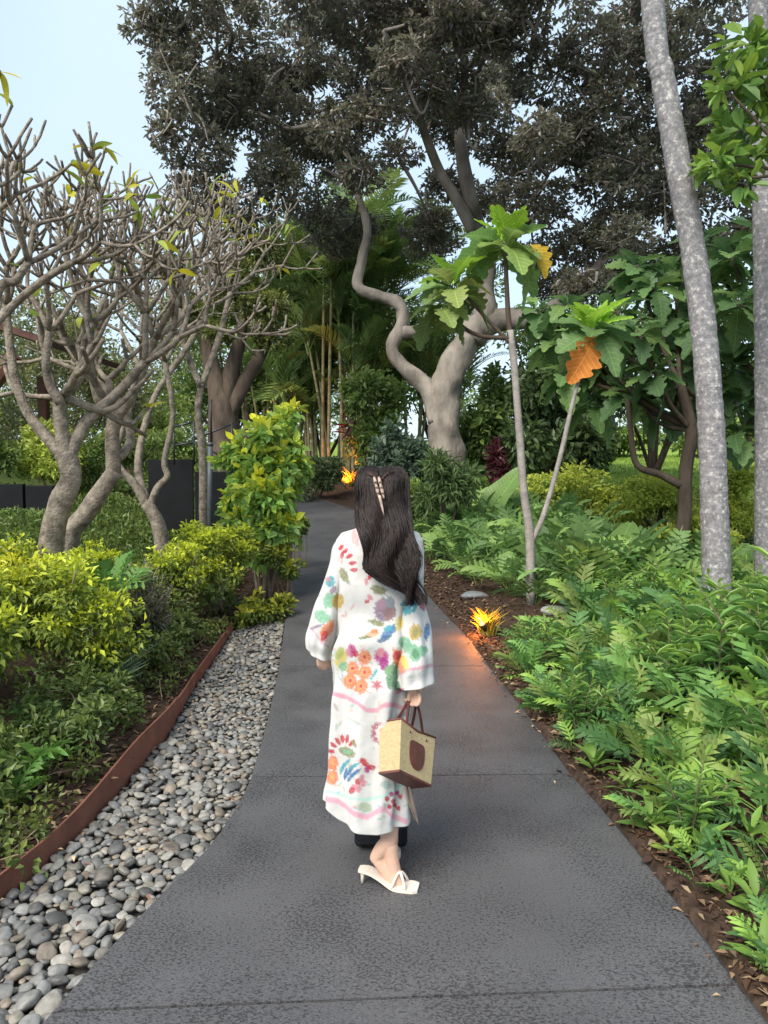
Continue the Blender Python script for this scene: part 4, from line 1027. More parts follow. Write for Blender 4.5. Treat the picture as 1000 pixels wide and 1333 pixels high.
massif('red_shrub', 'small red shrub on the far lawn edge', 'shrub', 718, 27, 26, 570, 450, .16, [(.5, .12, .06), (.35, .08, .05)])
massif('red_shrub', 'purple-red cordyline leaves above the orange garden light', 'shrub', 468, 20.0, 40, 540, 90, .5, [(.09, .03, .045), (.14, .07, .09)], asp=.16, low_py=575)
# trees filling the back
for a in [('shade_tree', 'dark leafy tree beyond the lawn behind the leaning palm', 850, 21, 300, 380, 9000, .17, DK, None),
          ('shade_tree', 'shaded tree behind the horizontal limb', 720, 23, 260, 400, 8000, .17, MIDG, None),
          ('shade_tree', 'leafy tree at the far right edge of the lawn', 1000, 20, 260, 330, 8000, .17, DK, None),
          ('shade_tree', 'feathery tree behind the cane palms', 420, 25, 260, 345, 8000, .18, MIDG, None),
          ('shade_tree', 'olive tree behind the low forked limb', 570, 26, 220, 350, 7000, .18, MIDG, None),
          ('shade_tree', 'green tree past the path bend', 320, 24, 200, 360, 6500, .17, MIDG, None)]:
    massif(a[0], a[1], 'tree', a[2], a[3], a[4], a[5], a[6], a[7], a[8], tip=(.2, .24, .06), tipw=.2, bottom=.22, k=14, low_py=545 if a[2] > 600 else None)
# dark forked tree behind the fence
Y1 = 14.5
b = q(292, 580); b.z = tz(b.x, Y1) - .1
cl = [pc(*a) for a in [(250, 400, 14.5, 50, 30), (300, 370, 14.8, 55, 32), (345, 395, 14.2, 45, 30), (225, 350, 15, 45, 30), (330, 330, 15, 50, 28), (280, 440, 14, 30, 18), (350, 440, 14.4, 34, 20)]]
leafy('forked_tree', 'dark rough-trunked tree forking into three behind the black fence', 'tree', b, cl, 6500, .12, [(.12, .15, .045), (.16, .18, .05), (.09, .11, .035)], (.3, .32, .06), .3, .45, stems=0,
      trunk=[[b, q(290, 545), q(284, 505), q(270, 455), q(262, 410)], [q(288, 545), q(300, 490), q(312, 440), q(318, 390)], [q(292, 550), q(320, 495), q(345, 450), q(352, 420)]], trunk_r=[[.36, .3, .2, .13, .08], [.2, .16, .12, .07], [.18, .13, .1, .07]], partname='crown')
# left bank: bushes on the slope
for a in [('slope_shrub', 'yellowish shrub on the bank above the black wall', 60, 13.5, 150, 545, 4500, .1, LIM), ('slope_shrub', 'leafy green shrub on the bank at the far left', -40, 12.5, 150, 520, 3800, .12, MIDG),
          ('slope_shrub', 'dull green bush behind the leaning plumeria', 165, 14, 130, 560, 3500, .1, MIDG), ('slope_shrub', 'shrub on the bank above the black fence', 230, 16, 120, 555, 3200, .1, MIDG),
          ('slope_shrub', 'hazy olive bush up the bank behind the bare branches', 100, 20, 260, 365, 9000, .14, OLI), ('slope_shrub', 'pale lime bush high on the bank by the forked tree', 215, 21, 130, 480, 4200, .12, [(.24, .34, .08), (.18, .28, .06)]),
          ('slope_shrub', 'tall thicket at the far left behind the brown roof', -40, 24, 280, 350, 9000, .16, OLI), ('slope_shrub', 'wide bush crowning the bank behind the plumerias', 190, 27, 280, 345, 10000, .16, OLI)]:
    massif(a[0], a[1], 'shrub', a[2], a[3], a[4], a[5], a[6], a[7], a[8], tip=(.3, .34, .06), tipw=.3, bottom=.05, k=12)

def carpets():
    # low planting behind the hedge on the left bank
    mb = MB(); n = 26000
    y = rng.uniform(7.6, 14.5, n); x = Lf(y) - .55 - rng.random(n) * 6.5
    z = terrain(x, y); lump = .10 + .09 * np.sin(x * 3.1 + y * 1.7) + .07 * np.sin(x * 1.3 - y * 2.9)
    P = np.stack([x, y, z + rng.random(n) * np.clip(lump, .04, .3)], 1)
    s = rng.uniform(.05, .11, n); col = np.array([(.11, .17, .035), (.085, .13, .03), (.15, .20, .04)])[rng.integers(0, 3, n)] * rng.uniform(.7, 1.3, (n, 1))
    leaves(mb, P, nrm(rdir(n) + [0, 0, .5]), nrm(rdir(n) * .6 + [0, 0, 1.]), s, s * .45, col)
    o = solo('ground_cover', mb, LEAF, smooth=False); o['kind'] = 'stuff'; tag(o, 'low green ground cover around the plumeria trunks', 'ground cover')
    mb = MB(); n = 22000
    y = rng.uniform(9, 18, n); x = Rf(y) + 1.2 + rng.random(n) * (y * .45)
    z = terrain(x, y); lump = .14 + .12 * np.sin(x * 2.3 + y * 1.2) + .08 * np.sin(x * 1.1 - y * 2.1)
    P = np.stack([x, y, z + rng.random(n) * np.clip(lump, .04, .4)], 1); s = rng.uniform(.06, .13, n)
    col = np.array([(.20, .26, .04), (.15, .2, .04), (.10, .15, .035)])[rng.integers(0, 3, n)] * rng.uniform(.7, 1.3, (n, 1))
    leaves(mb, P, nrm(rdir(n) + [0, 0, .5]), nrm(rdir(n) * .6 + [0, 0, 1.]), s, s * .4, col)
    o = solo('ground_cover', mb, LEAF, smooth=False); o['kind'] = 'stuff'; tag(o, 'yellow-green ground cover between the big trunk and the lawn', 'ground cover')
    # grass blades on the lawn
    mb = MB(); n = 26000
    y = rng.uniform(17, 32, n); x = 2 + rng.random(n) * 16; P = np.stack([x, y, terrain(x, y)], 1); s = rng.uniform(.05, .12, n)
    leaves(mb, P, nrm(rdir(n) * .4 + [0, 0, 1.]), rdir(n), s, s * .3, np.array([.24, .35, .06]) * rng.uniform(.7, 1.3, (n, 1)))
    o = solo('lawn_grass', mb, LEAF, smooth=False); o['kind'] = 'stuff'; tag(o, 'short green lawn seen under the trees', 'grass')
    # far wood
    mb = MB(); cl = []
    for _ in range(130):
        a = rng.uniform(-1.1, 1.1); d = rng.uniform(34, 52); h = rng.uniform(2, 7.5)
        cl.append((math.sin(a) * d, math.cos(a) * d, float(ramp(min(45, math.cos(a) * d))) + h * rng.uniform(.2, .8), 2.6, 2.2, 1.7))
    cl = np.array(cl)
    cloud(mb, cl[:, :3], cl[:, 3:], 34000, .34, DK + MIDG, (.16, .2, .06), .25, sub=14, subr=.35)
    o = solo('distant_wood', mb, LEAF, smooth=False); o['kind'] = 'stuff'; tag(o, 'far belt of green trees closing the garden', 'wood')
carpets()
for px, Y, w_, tp in ((800, 31, 150, 560), (900, 30, 160, 548), (1000, 31, 170, 552), (700, 33, 130, 560), (1110, 28, 170, 540)):
    massif('far_shrub', 'loose green bush on the far side of the lawn', 'shrub', px, Y, w_, tp, 2600, .22, LIM[2:] + MIDG, hexa=True, group='bushes across the lawn')

# ------------------------------------------------------------------ black fence, railing, far wall, pavilion
BLK = M('black_sheet', (.006, .0065, .008), .75, .3, 4, .1, 20, .2)
BLKM = M('black_rail', (.02, .022, .026), .45, .2, 10, 0, 20, .5)
GRYM = M('grey_pole', (.085, .095, .105), .5, .2, 10, 0, 20, .5)
def seg(mb, a, b, r=.018, s=8): tube(mb, [a, (Vector(a) + Vector(b)) / 2, b], r, s)
Y1 = 11.8
b = q(245, 690); b.z = tz(b.x, Y1)
t = thing('black_fence', 'black sheet screen with a thin stepped railing on top behind the plumerias', 'fence', b)
for (x0, x1, y0, y1, d) in ((193, 253, 598, 700, .25), (254, 305, 614, 700, 0)):
    A, B = q(x0, y0, d), q(x1, y1, d); mb = MB(); zb = min(B.z, tz((A.x + B.x) / 2, Y1) - .1)
    box(mb, ((A.x + B.x) / 2, Y1 + d, (A.z + zb) / 2), (B.x - A.x, .05, A.z - zb), bev=.006); part('panel', mb, BLK, t, smooth=False)
for (p0, p1) in (((226, 556), (252, 549)), ((226, 580), (252, 576)), ((252, 549), (253, 605)), ((226, 553), (227, 605)), ((252, 572), (302, 552)), ((252, 576), (302, 600)), ((302, 550), (303, 625)), ((276, 562), (276, 620))):
    mb = MB(); seg(mb, q(*p0, .03), q(*p1, .03), .015); part('rail', mb, BLKM, t)
Y1 = 11.2
bp = q(273, 700); bp.z = tz(bp.x, Y1) - .05
t = thing('grey_pole', 'slim grey metal pole in front of the black sheet screen', 'pole', bp)
mb = MB(); tube(mb, [bp, q(273, 640), q(274, 578)], .036, 12); part('shaft', mb, GRYM, t)
mb = MB(); tube(mb, [q(274, 580), q(274, 576)], .045, 12); part('cap', mb, GRYM, t)
mb = MB(); tube(mb, [q(275, 578), q(275, 540), q(275, 520)], .014, 8); part('rod', mb, BLKM, t)
Y1 = 11.5
b = q(20, 690); b.z = tz(b.x, Y1)
t = thing('black_wall', 'low black retaining wall behind the straight plumeria trunk', 'wall', b)
for x0, x1, y0 in ((-120, -10, 628), (-9, 34, 630), (35, 73, 632)):
    A, B = q(x0, y0), q(x1, 700); mb = MB(); box(mb, ((A.x + B.x) / 2, Y1, (A.z + B.z) / 2), (B.x - A.x, .12, A.z - B.z), bev=.01); part('panel', mb, BLK, t, smooth=False)
Y1 = 13.5
b = q(-60, 600); b.z = tz(b.x, Y1)
t = thing('pavilion', 'brown-roofed pavilion corner showing behind the bare branches', 'building', b)
RF = M('brown_roof', (.09, .045, .035), .8, .3, 6, .4, 30, .2); WD = M('brown_timber', (.12, .05, .032), .7, .3, 5, .2, 30)
mb = MB()
e0, e1 = np.array(q(62, 440)), np.array(q(-5, 515)); back = np.array([0, 4., 0]); lft = np.array([-5.5, 0, 1.8])
V = [e0, e0 + back, e0 + back + lft, e0 + lft]; V = V + [v - [0, 0, .12] for v in V]
mb.add(V, [(0, 1, 2, 3), (7, 6, 5, 4), (0, 3, 7, 4), (1, 0, 4, 5), (2, 1, 5, 6), (3, 2, 6, 7)]); part('roof', mb, RF, t, smooth=False)
mb = MB(); tube(mb, [np.array(q(20, 462, -.1)), np.array(q(-10, 502, -.1)), np.array(q(-60, 565, -.1))], .14, 8); part('beam', mb, WD, t, smooth=False)
for dy in (.4, 3.6):
    mb = MB(); c = q(-60, 560); zb = tz(c.x, Y1 + dy); box(mb, (c.x, Y1 + dy, (zb + 3.4) / 2), (.2, .2, 3.4 - zb + .2), bev=.01); part('post', mb, WD, t, smooth=False)

# ------------------------------------------------------------------ orange garden lights
def garden_light(label, p, power, head, plant=None, spot=False, rad=.03):
    t = thing('garden_light', label, 'light', p, None)
    mb = MB(); tube(mb, [p - Vector((0, 0, .05)), p + Vector((0, 0, .06))], .012, 8); part('stake', mb, BLKM, t)
    mb = MB(); d = Vector(head).normalized(); c = p + Vector((0, 0, .06)); tube(mb, [c, c + d * .05, c + d * .07], [.026, .034, .036], 12); h = part('lamp_head', mb, BLKM, t)
    m, n, l, pr = new_mat('lit_lens'); pr.inputs['Emission Color'].default_value = (1, .42, .06, 1); pr.inputs['Emission Strength'].default_value = 5; pr.inputs['Base Color'].default_value = (1, .5, .1, 1)
    mb = MB(); ball(mb, c + d * .066, .026, 10); part('lens', mb, m, h)
    la = bpy.data.lights.new('garden_lamp', 'SPOT' if spot else 'POINT'); la.energy = power; la.color = (1, .27, .03); la.shadow_soft_size = rad
    lo = bpy.data.objects.new('garden_lamp', la); lo.location = (c + d * .11) - p; lo.parent = t; C.objects.link(lo)
    if spot: la.spot_size = R(95); la.spot_blend = .6; lo.rotation_euler = (-d).to_track_quat('Z', 'Y').to_euler()
gx, gy = float(Rf(6.95)) + .15, 6.95
garden_light('small orange garden light at the path edge shining over mulch and concrete', Vector((gx, gy, tz(gx, gy))), 17, (-.45, -.25, .9))
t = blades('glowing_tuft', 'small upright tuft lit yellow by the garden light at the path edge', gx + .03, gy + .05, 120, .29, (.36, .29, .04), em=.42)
gx, gy = ground_px(449, 641); p = Vector((gx, gy, tz(gx, gy)))
garden_light('orange garden light at the foot of the cane palms by the path bend', p, 150, (.05, .75, .9), spot=True, rad=.05)
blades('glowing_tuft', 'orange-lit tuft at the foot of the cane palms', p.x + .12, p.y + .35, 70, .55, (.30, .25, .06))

# ------------------------------------------------------------------ the woman
WY = 2.92
w = lambda x, y, d=0.: np.array(at(x, y, WY + d))
SKIN = M('skin', (.62, .39, .285), .5, .08, 20, .05, 150, .35)
pb = Vector((0.0, WY, 0.0))
person = thing('person', 'person with long dark wavy hair in a white fruit-print caftan walking away along the path', 'person', pb)
def cap(mb, pts, rad, s=12):
    sp = spline(np.array(pts), 5) if len(pts) > 2 else np.array(pts); rr = np.interp(np.linspace(0, 1, len(sp)), np.linspace(0, 1, len(rad)), rad)
    tube(mb, sp, rr, s); ball(mb, sp[0], rr[0] * .99, 10); ball(mb, sp[-1], rr[-1] * .99, 10)
def voxel(mb, name, size, mat, parent, smooth_it=6):
    me = mb.mesh(name, WL[parent.name], True, False); tmp = bpy.data.objects.new(name, me); C.objects.link(tmp)
    r = tmp.modifiers.new('r', 'REMESH'); r.mode = 'VOXEL'; r.voxel_size = size; r.use_smooth_shade = True
    s = tmp.modifiers.new('s', 'SMOOTH'); s.iterations = smooth_it; s.factor = .5
    dg = bpy.context.evaluated_depsgraph_get(); m2 = bpy.data.meshes.new_from_object(tmp.evaluated_get(dg))
    bpy.data.objects.remove(tmp); bpy.data.meshes.remove(me); m2.name = name
    m2.materials.clear(); m2.materials.append(mat)
    return link(bpy.data.objects.new(name, m2), parent)
def build_body():
    mb = MB()
    hc = w(497, 648, .03)
    ball(mb, hc, (.068, .085, .10), 18); ball(mb, hc + [0, .035, -.06], (.052, .05, .05), 14)      # skull, jaw
    ball(mb, hc + [0, .10, -.03], (.011, .016, .02), 8); ball(mb, hc + [0, .085, -.065], (.02, .012, .008), 8)   # nose, lips
    for s in (-1, 1): ball(mb, hc + [s * .068, 0, -.02], (.01, .02, .03), 8)
    cap(mb, [hc + [0, -.005, -.06], w(496, 692, .03), w(495, 710, .03)], [.048, .046, .055])
    cap(mb, [w(494, 715, .04), w(492, 770, .04), w(488, 830, .04), w(484, 885, .04)], [.075, .085, .08, .095])
    cap(mb, [w(462, 716, .04), w(530, 720, .04)], [.05, .05])
    # right arm with the bag
    cap(mb, [w(530, 722, .03), w(540, 805, -.015), w(545, 880, -.06)], [.042, .034, .025])
    H = w(543, 893, -.065)
    cap(mb, [w(545, 884, -.06), w(544, 893, -.065), w(542, 901, -.07)], [.023, .023, .021])
    cap(mb, [w(541, 895, -.055), w(539, 902, -.055)], [.019, .018])
    for k in range(4):                                                    # fingers curl round the strap
        a = w(545.5, 903 - .4 * k, -.095) + [-.012 * k, .014 * k, 0]
        ln = (.9, 1., 1.05, .85)[k]
        cap(mb, [a, a + [.002, -.008, -.026 * ln], a + [-.006, -.006, -.046 * ln], a + [-.018, .008, -.050 * ln]], [.0085, .008, .0072, .006], 8)
    cap(mb, [w(539, 893, -.08), w(533.5, 901, -.09), w(532.5, 911, -.085)], [.0105, .0095, .0075], 8)
    # left arm, hand relaxed
    cap(mb, [w(452, 718, .04), w(430, 785, .05), w(422, 832, .08)], [.04, .032, .025])
    cap(mb, [w(422, 830, .08), w(421, 846, .08), w(421, 852, .08)], [.024, .028, .026])
    for k in range(4):
        a = w(421, 852, .08) + [-.018 + .013 * k, -.006 + .004 * k, -.005]
        cap(mb, [a, a + [0, -.006, -.03], a + [.004, .006, -.055 + (.008 if k in (0, 3) else 0)]], [.0095, .009, .007], 8)
    cap(mb, [w(427, 838, .07), w(431, 850, .06), w(430, 858, .06)], [.011, .0105, .008], 8)
    # legs
    cap(mb, [w(500, 895, .03), w(504, 1000, .0), w(506, 1050, -.015), w(508, 1090, -.02)], [.085, .055, .048, .031])
    cap(mb, [w(470, 895, .05), w(485, 1000, .12), w(502, 1060, .09), w(508, 1096, .08)], [.085, .055, .048, .034])
    # right foot: heel lifted, toes to the right
    cap(mb, [w(508, 1092, -.02), w(497, 1105, -.02), w(489, 1116, -.02)], [.031, .030, .024])
    cap(mb, [w(507, 1100, -.02), w(511, 1125, -.025), w(518, 1148, -.03), w(524, 1158, -.035)], [.032, .029, .026, .024])
    cap(mb, [w(490, 1117, -.02), w(503, 1135, -.025), w(516, 1155, -.03)], [.023, .024, .022])
    for k in range(5):
        a = w(522, 1158, -.005) + [-.004 + .004 * (k % 2), -.016 * k + .012, -.004]
        cap(mb, [a, a + [.022, -.004, -.006], a + [.04 - .005 * abs(k - 3), -.006, -.014]], [.011, .010, .008 if k < 4 else .010], 8)
    # left foot forward
    cap(mb, [w(508, 1096, .08), w(508, 1112, .06)], [.032, .026])
    cap(mb, [w(508, 1105, .07), w(509, 1112, .15), w(510, 1112, .22)], [.03, .026, .016])
    for k in range(5):
        a = w(510, 1112, .22) + [-.026 + .013 * k, 0, -.004]; cap(mb, [a, a + [0, .028 - .003 * abs(k - 1), -.004]], [.010, .008], 8)
    return voxel(mb, 'body', .0045, SKIN, person, 2)
body = build_body()
EYE = M('eye_white', (.8, .78, .75), .2, .02)
for s in (-1, 1):
    mb = MB(); ball(mb, w(497, 648, .03) + [s * .03, .082, .005], .011, 8); part('eye', mb, EYE, body)

# --- print on the caftan, laid out on the cloth in photo pixels of the cloth surface
RED, PINK, ORG, OLV, MINT, TEL, BLU, MAG, YEL, GLD, DGR, PUR, PCH = (.50, .05, .07), (.62, .26, .30), (.72, .22, .09), (.25, .26, .13), (.22, .46, .30), (.08, .36, .42), (.06, .18, .36), (.42, .05, .20), (.66, .55, .16), (.48, .32, .06), (.10, .24, .13), (.28, .20, .28), (.75, .42, .26)
blobs = []
def bl(x, y, rx, ry, ang, col, soft=.14): blobs.append((x, y, rx, ry, R(ang), np.array(col) * .78, soft))
for x, y, a in ((444, 713, 40), (449, 718, 50), (455, 724, 60), (459, 733, 75), (461, 742, 90), (446, 722, 20)): bl(x, y, 2.2, 4.2, a, RED)
bl(448, 749, 4, 8.5, -25, OLV); bl(430, 757, 5, 6, 0, TEL); bl(427, 754, 3, 2, 0, PINK); bl(429, 782, 7, 9, 20, MINT); bl(440, 783, 6, 8.5, 10, GLD); bl(420, 803, 9, 6.5, 30, MINT); bl(434, 768, 3, 5, 40, PUR)
bl(426, 820, 5.5, 11, 35, ORG); bl(422, 828, 3.5, 6, 20, RED); bl(412, 816, 8, 1.5, -20, PUR)
bl(482, 750, 2.2, 4.5, 30, RED); bl(477, 757, 2, 4, 0, PINK); bl(493, 768, 8.5, 4.6, 15, OLV); bl(492, 748, 6, 4, 20, RED); bl(482, 778, 4, 2.2, 45, PINK); bl(478, 783, 3, 2, -30, RED)
bl(499, 794, 9.5, 13, 0, PUR); bl(497, 788, 5, 6, 0, (.38, .25, .30)); bl(508, 798, 6, 9, 20, (.30, .18, .17)); bl(508, 784, 5, 7, -20, (.25, .3, .33)); bl(490, 811, 9, 3, 15, OLV)
bl(507, 822, 4.5, 11, 52, BLU); bl(500, 832, 8, 2.6, -25, (.08, .15, .26)); bl(505, 818, 3, 5, 60, TEL); bl(484, 826, 8, 3.4, -20, PCH); bl(488, 822, 4, 2.5, 0, ORG); bl(474, 830, 7, 1.8, -10, OLV)
for dx, dy, a in ((-7, -3, 60), (-3, 3, 40), (2, -2, 30), (6, 3, 20), (8, -4, 50), (0, 8, 60), (-6, 6, 10)): bl(534 + dx, 788 + dy, 2.2, 6, a, TEL if dx != 2 else BLU)
bl(550, 786, 4, 8, -15, (.4, .1, .16)); bl(520, 812, 4, 8, 10, YEL); bl(541, 823, 6.5, 8.5, 10, GLD); bl(541, 823, 3, 5, 10, OLV); bl(556, 822, 3, 10, 5, BLU)
for x, y, r_ in ((527, 836, 7), (536, 846, 8), (547, 848, 7), (540, 856, 6), (552, 845, 4.5)): bl(x, y, r_, r_ * .8, 20, (.20, .42, .27))
bl(541, 851, 4, 5, 0, DGR); bl(520, 860, 6, 14, -18, ORG); bl(527, 862, 4, 9, -20, YEL); bl(517, 853, 4, 5, 0, RED)
bl(458, 847, 4.5, 7, 0, MAG); bl(453, 850, 3, 4, 0, PINK); bl(463, 851, 3, 4, 0, RED)
for x, y in ((475, 856), (459, 871), (475, 876), (456, 887), (470, 894)):
    bl(x, y, 7.2, 7.6, 0, ORG, .12); bl(x - 1, y - 1, 4, 4.2, 0, (.78, .33, .16)); bl(x, y - 1, 1.8, 1.8, 0, RED)
bl(497, 855, 8, 8, 0, MAG, .3); bl(500, 864, 5, 7, 0, (.33, .04, .22)); bl(495, 849, 4, 5, 0, PINK); bl(444, 858, 6, 11, 10, YEL); bl(442, 850, 4, 7, 20, (.4, .46, .15)); bl(447, 868, 5, 5, 0, MINT)
bl(511, 880, 6.5, 14, 10, DGR); bl(506, 872, 4, 6, 30, (.2, .36, .2)); bl(516, 892, 4, 6, -20, DGR)
for a in (0, 60, 120): bl(491, 891, 1.6, 7, a, (.5, .15, .18))
bl(487, 878, 2, 9, 35, TEL, .4)
for x, y, a in ((431, 978, 10), (434, 970, 35), (440, 965, 60), (446, 962, 80), (452, 962, 100), (458, 967, 130)): bl(x, y, 2.1, 4.6, a + 90, RED)
bl(452, 979, 9, 5, 25, OLV); bl(452, 979, 5, 2.4, 25, MINT); bl(461, 968, 5, 2, 60, OLV)
for x, y in ((433, 993), (433, 1012)): bl(x, y, 6, 8, 0, ORG, .12); bl(x, y - 1, 3, 4, 0, (.78, .35, .16))
for x, y, a in ((446, 1000, 20), (451, 994, 40), (456, 1003, 30), (461, 997, 60), (450, 1008, 10), (457, 1011, 35), (463, 1006, 50)): bl(x, y, 2, 6.5, a, BLU if a % 20 else TEL)
bl(475, 993, 3, 5, -30, RED); bl(483, 999, 5, 3, 10, RED); bl(478, 1002, 3, 4, 30, MAG); bl(471, 990, 2.4, 3.2, 0, RED)
for x, y in ((466, 1018), (471, 1013), (461, 1025), (467, 1027), (458, 1029), (473, 1020)): bl(x, y, 3.2, 4, 30, PINK if x % 2 else RED)
for x, y in ((504, 1040), (510, 1034), (517, 1032), (521, 1037), (507, 1050), (514, 1048), (519, 1052), (512, 1043)): bl(x, y, 2.6, 2.6, 0, RED if y > 1036 else MAG)
bl(475, 1051, 8, 5, 10, (.40, .48, .33)); bl(493, 954, 8, 11, 0, (.42, .14, .18)); bl(496, 954, 6, 9, 0, (.75, .72, .7)); bl(503, 1022, 6, 4, 20, (.38, .5, .46)); bl(463, 940, 10, 2, 30, (.5, .55, .5), .5)
bl(437, 920, 6, 2, 60, (.5, .42, .4), .5); bl(462, 700, 4, 9, -15, (.72, .38, .38)); bl(520, 900, 6, 2, -30, PINK)
bands = [([(431, 902), (441, 905), (452, 908), (465, 915), (478, 925), (490, 925), (500, 918), (512, 917), (522, 921), (540, 920)], 3.6, (.55, .24, .31)),
         ([(424, 1030), (440, 1033), (455, 1039), (480, 1041), (500, 1036), (515, 1027), (535, 1016)], 2.6, (.36, .58, .48)),
         ([(424, 1040), (440, 1043), (450, 1050), (462, 1060), (478, 1064), (490, 1057), (500, 1052), (510, 1062), (530, 1070)], 4.2, (.60, .28, .36)),
         ([(400, 812), (409, 822), (418, 836), (428, 842)], 2, (.5, .28, .36)), ([(516, 880), (530, 872), (545, 870), (566, 865)], 2.6, (.52, .26, .33)), ([(438, 862), (440, 880), (450, 893)], 1.5, (.16, .3, .3)),
         ([(441, 800), (447, 825), (470, 834), (495, 828)], 1.3, (.5, .6, .6)), ([(487, 842), (470, 850), (462, 862)], 1.2, (.3, .45, .35))]
rb = np.random.default_rng(5); NB = len(blobs)
for _ in range(150):
    x_, y_ = rb.uniform(405, 562), rb.uniform(705, 1070)
    if x_ < 432 and y_ > 850 or 462 < x_ < 530 and y_ < 740: continue
    bl(x_, y_, rb.uniform(1.0, 2.2), rb.uniform(2.2, 5), rb.uniform(0, 180), [(.36, .5, .45), (.6, .33, .33), (.45, .45, .3), (.35, .45, .55), (.62, .5, .4)][rb.integers(5)], .8)
blobs = blobs[NB:] + blobs[:NB]
def paint(P):
    uv = proj(P); col = np.tile(np.array([.53, .52, .50]), (len(P), 1))
    jit = np.array([mnoise.noise(Vector((a * .3, b_ * .3, 0))) + .7 * mnoise.noise(Vector((a * .75, b_ * .75, 4))) for a, b_ in uv])
    for pts, th, cc in bands:
        pts = np.array(pts, float); o = np.argsort(pts[:, 0]); d = np.abs(uv[:, 1] - np.interp(uv[:, 0], pts[o, 0], pts[o, 1]))
        ins = (uv[:, 0] > pts[:, 0].min()) & (uv[:, 0] < pts[:, 0].max())
        f = np.clip((th - d + jit) / 1.2, 0, 1) * ins * .85; col = col * (1 - f[:, None]) + np.array(cc) * f[:, None]
    for x, y, rx, ry, a, cc, soft in blobs:
        dx = uv[:, 0] - x; dy = uv[:, 1] - y; u = dx * math.cos(a) + dy * math.sin(a); v = -dx * math.sin(a) + dy * math.cos(a)
        d = np.sqrt((u / (rx * 1.22)) ** 2 + (v / (ry * 1.22)) ** 2) + jit * .35
        f = np.clip((1.08 - d) / soft, 0, 1) * np.clip(.9 + .35 * jit, .55, 1); col = col * (1 - f[:, None]) + cc * f[:, None]
    return col
def cloth_mat():
    m, n, l, p = new_mat('printed_cotton')
    a = n.new('ShaderNodeAttribute'); a.attribute_name = 'col'; l.new(a.outputs['Color'], p.inputs['Base Color'])
    p.inputs['Roughness'].default_value = .75; p.inputs['Specular IOR Level'].default_value = .2; p.inputs['Sheen Weight'].default_value = .15
    tc = n.new('ShaderNodeTexCoord'); no = n.new('ShaderNodeTexNoise'); no.inputs['Scale'].default_value = 14; no.inputs['Detail'].default_value = 3; l.new(tc.outputs['Object'], no.inputs['Vector'])
    b = n.new('ShaderNodeBump'); b.inputs['Strength'].default_value = .25; b.inputs['Distance'].default_value = .02; l.new(no.outputs['Fac'], b.inputs['Height']); l.new(b.outputs[0], p.inputs['Normal'])
    return m
CLOTH = cloth_mat()
def loft(rings):
    V = np.concatenate(rings); n = len(rings); m = len(rings[0])
    i = np.arange(n - 1)[:, None] * m; j = np.arange(m)[None, :]; k = (j + 1) % m
    return V, np.stack([i + j, i + m + j, i + m + k, i + k], -1).reshape(-1, 4)
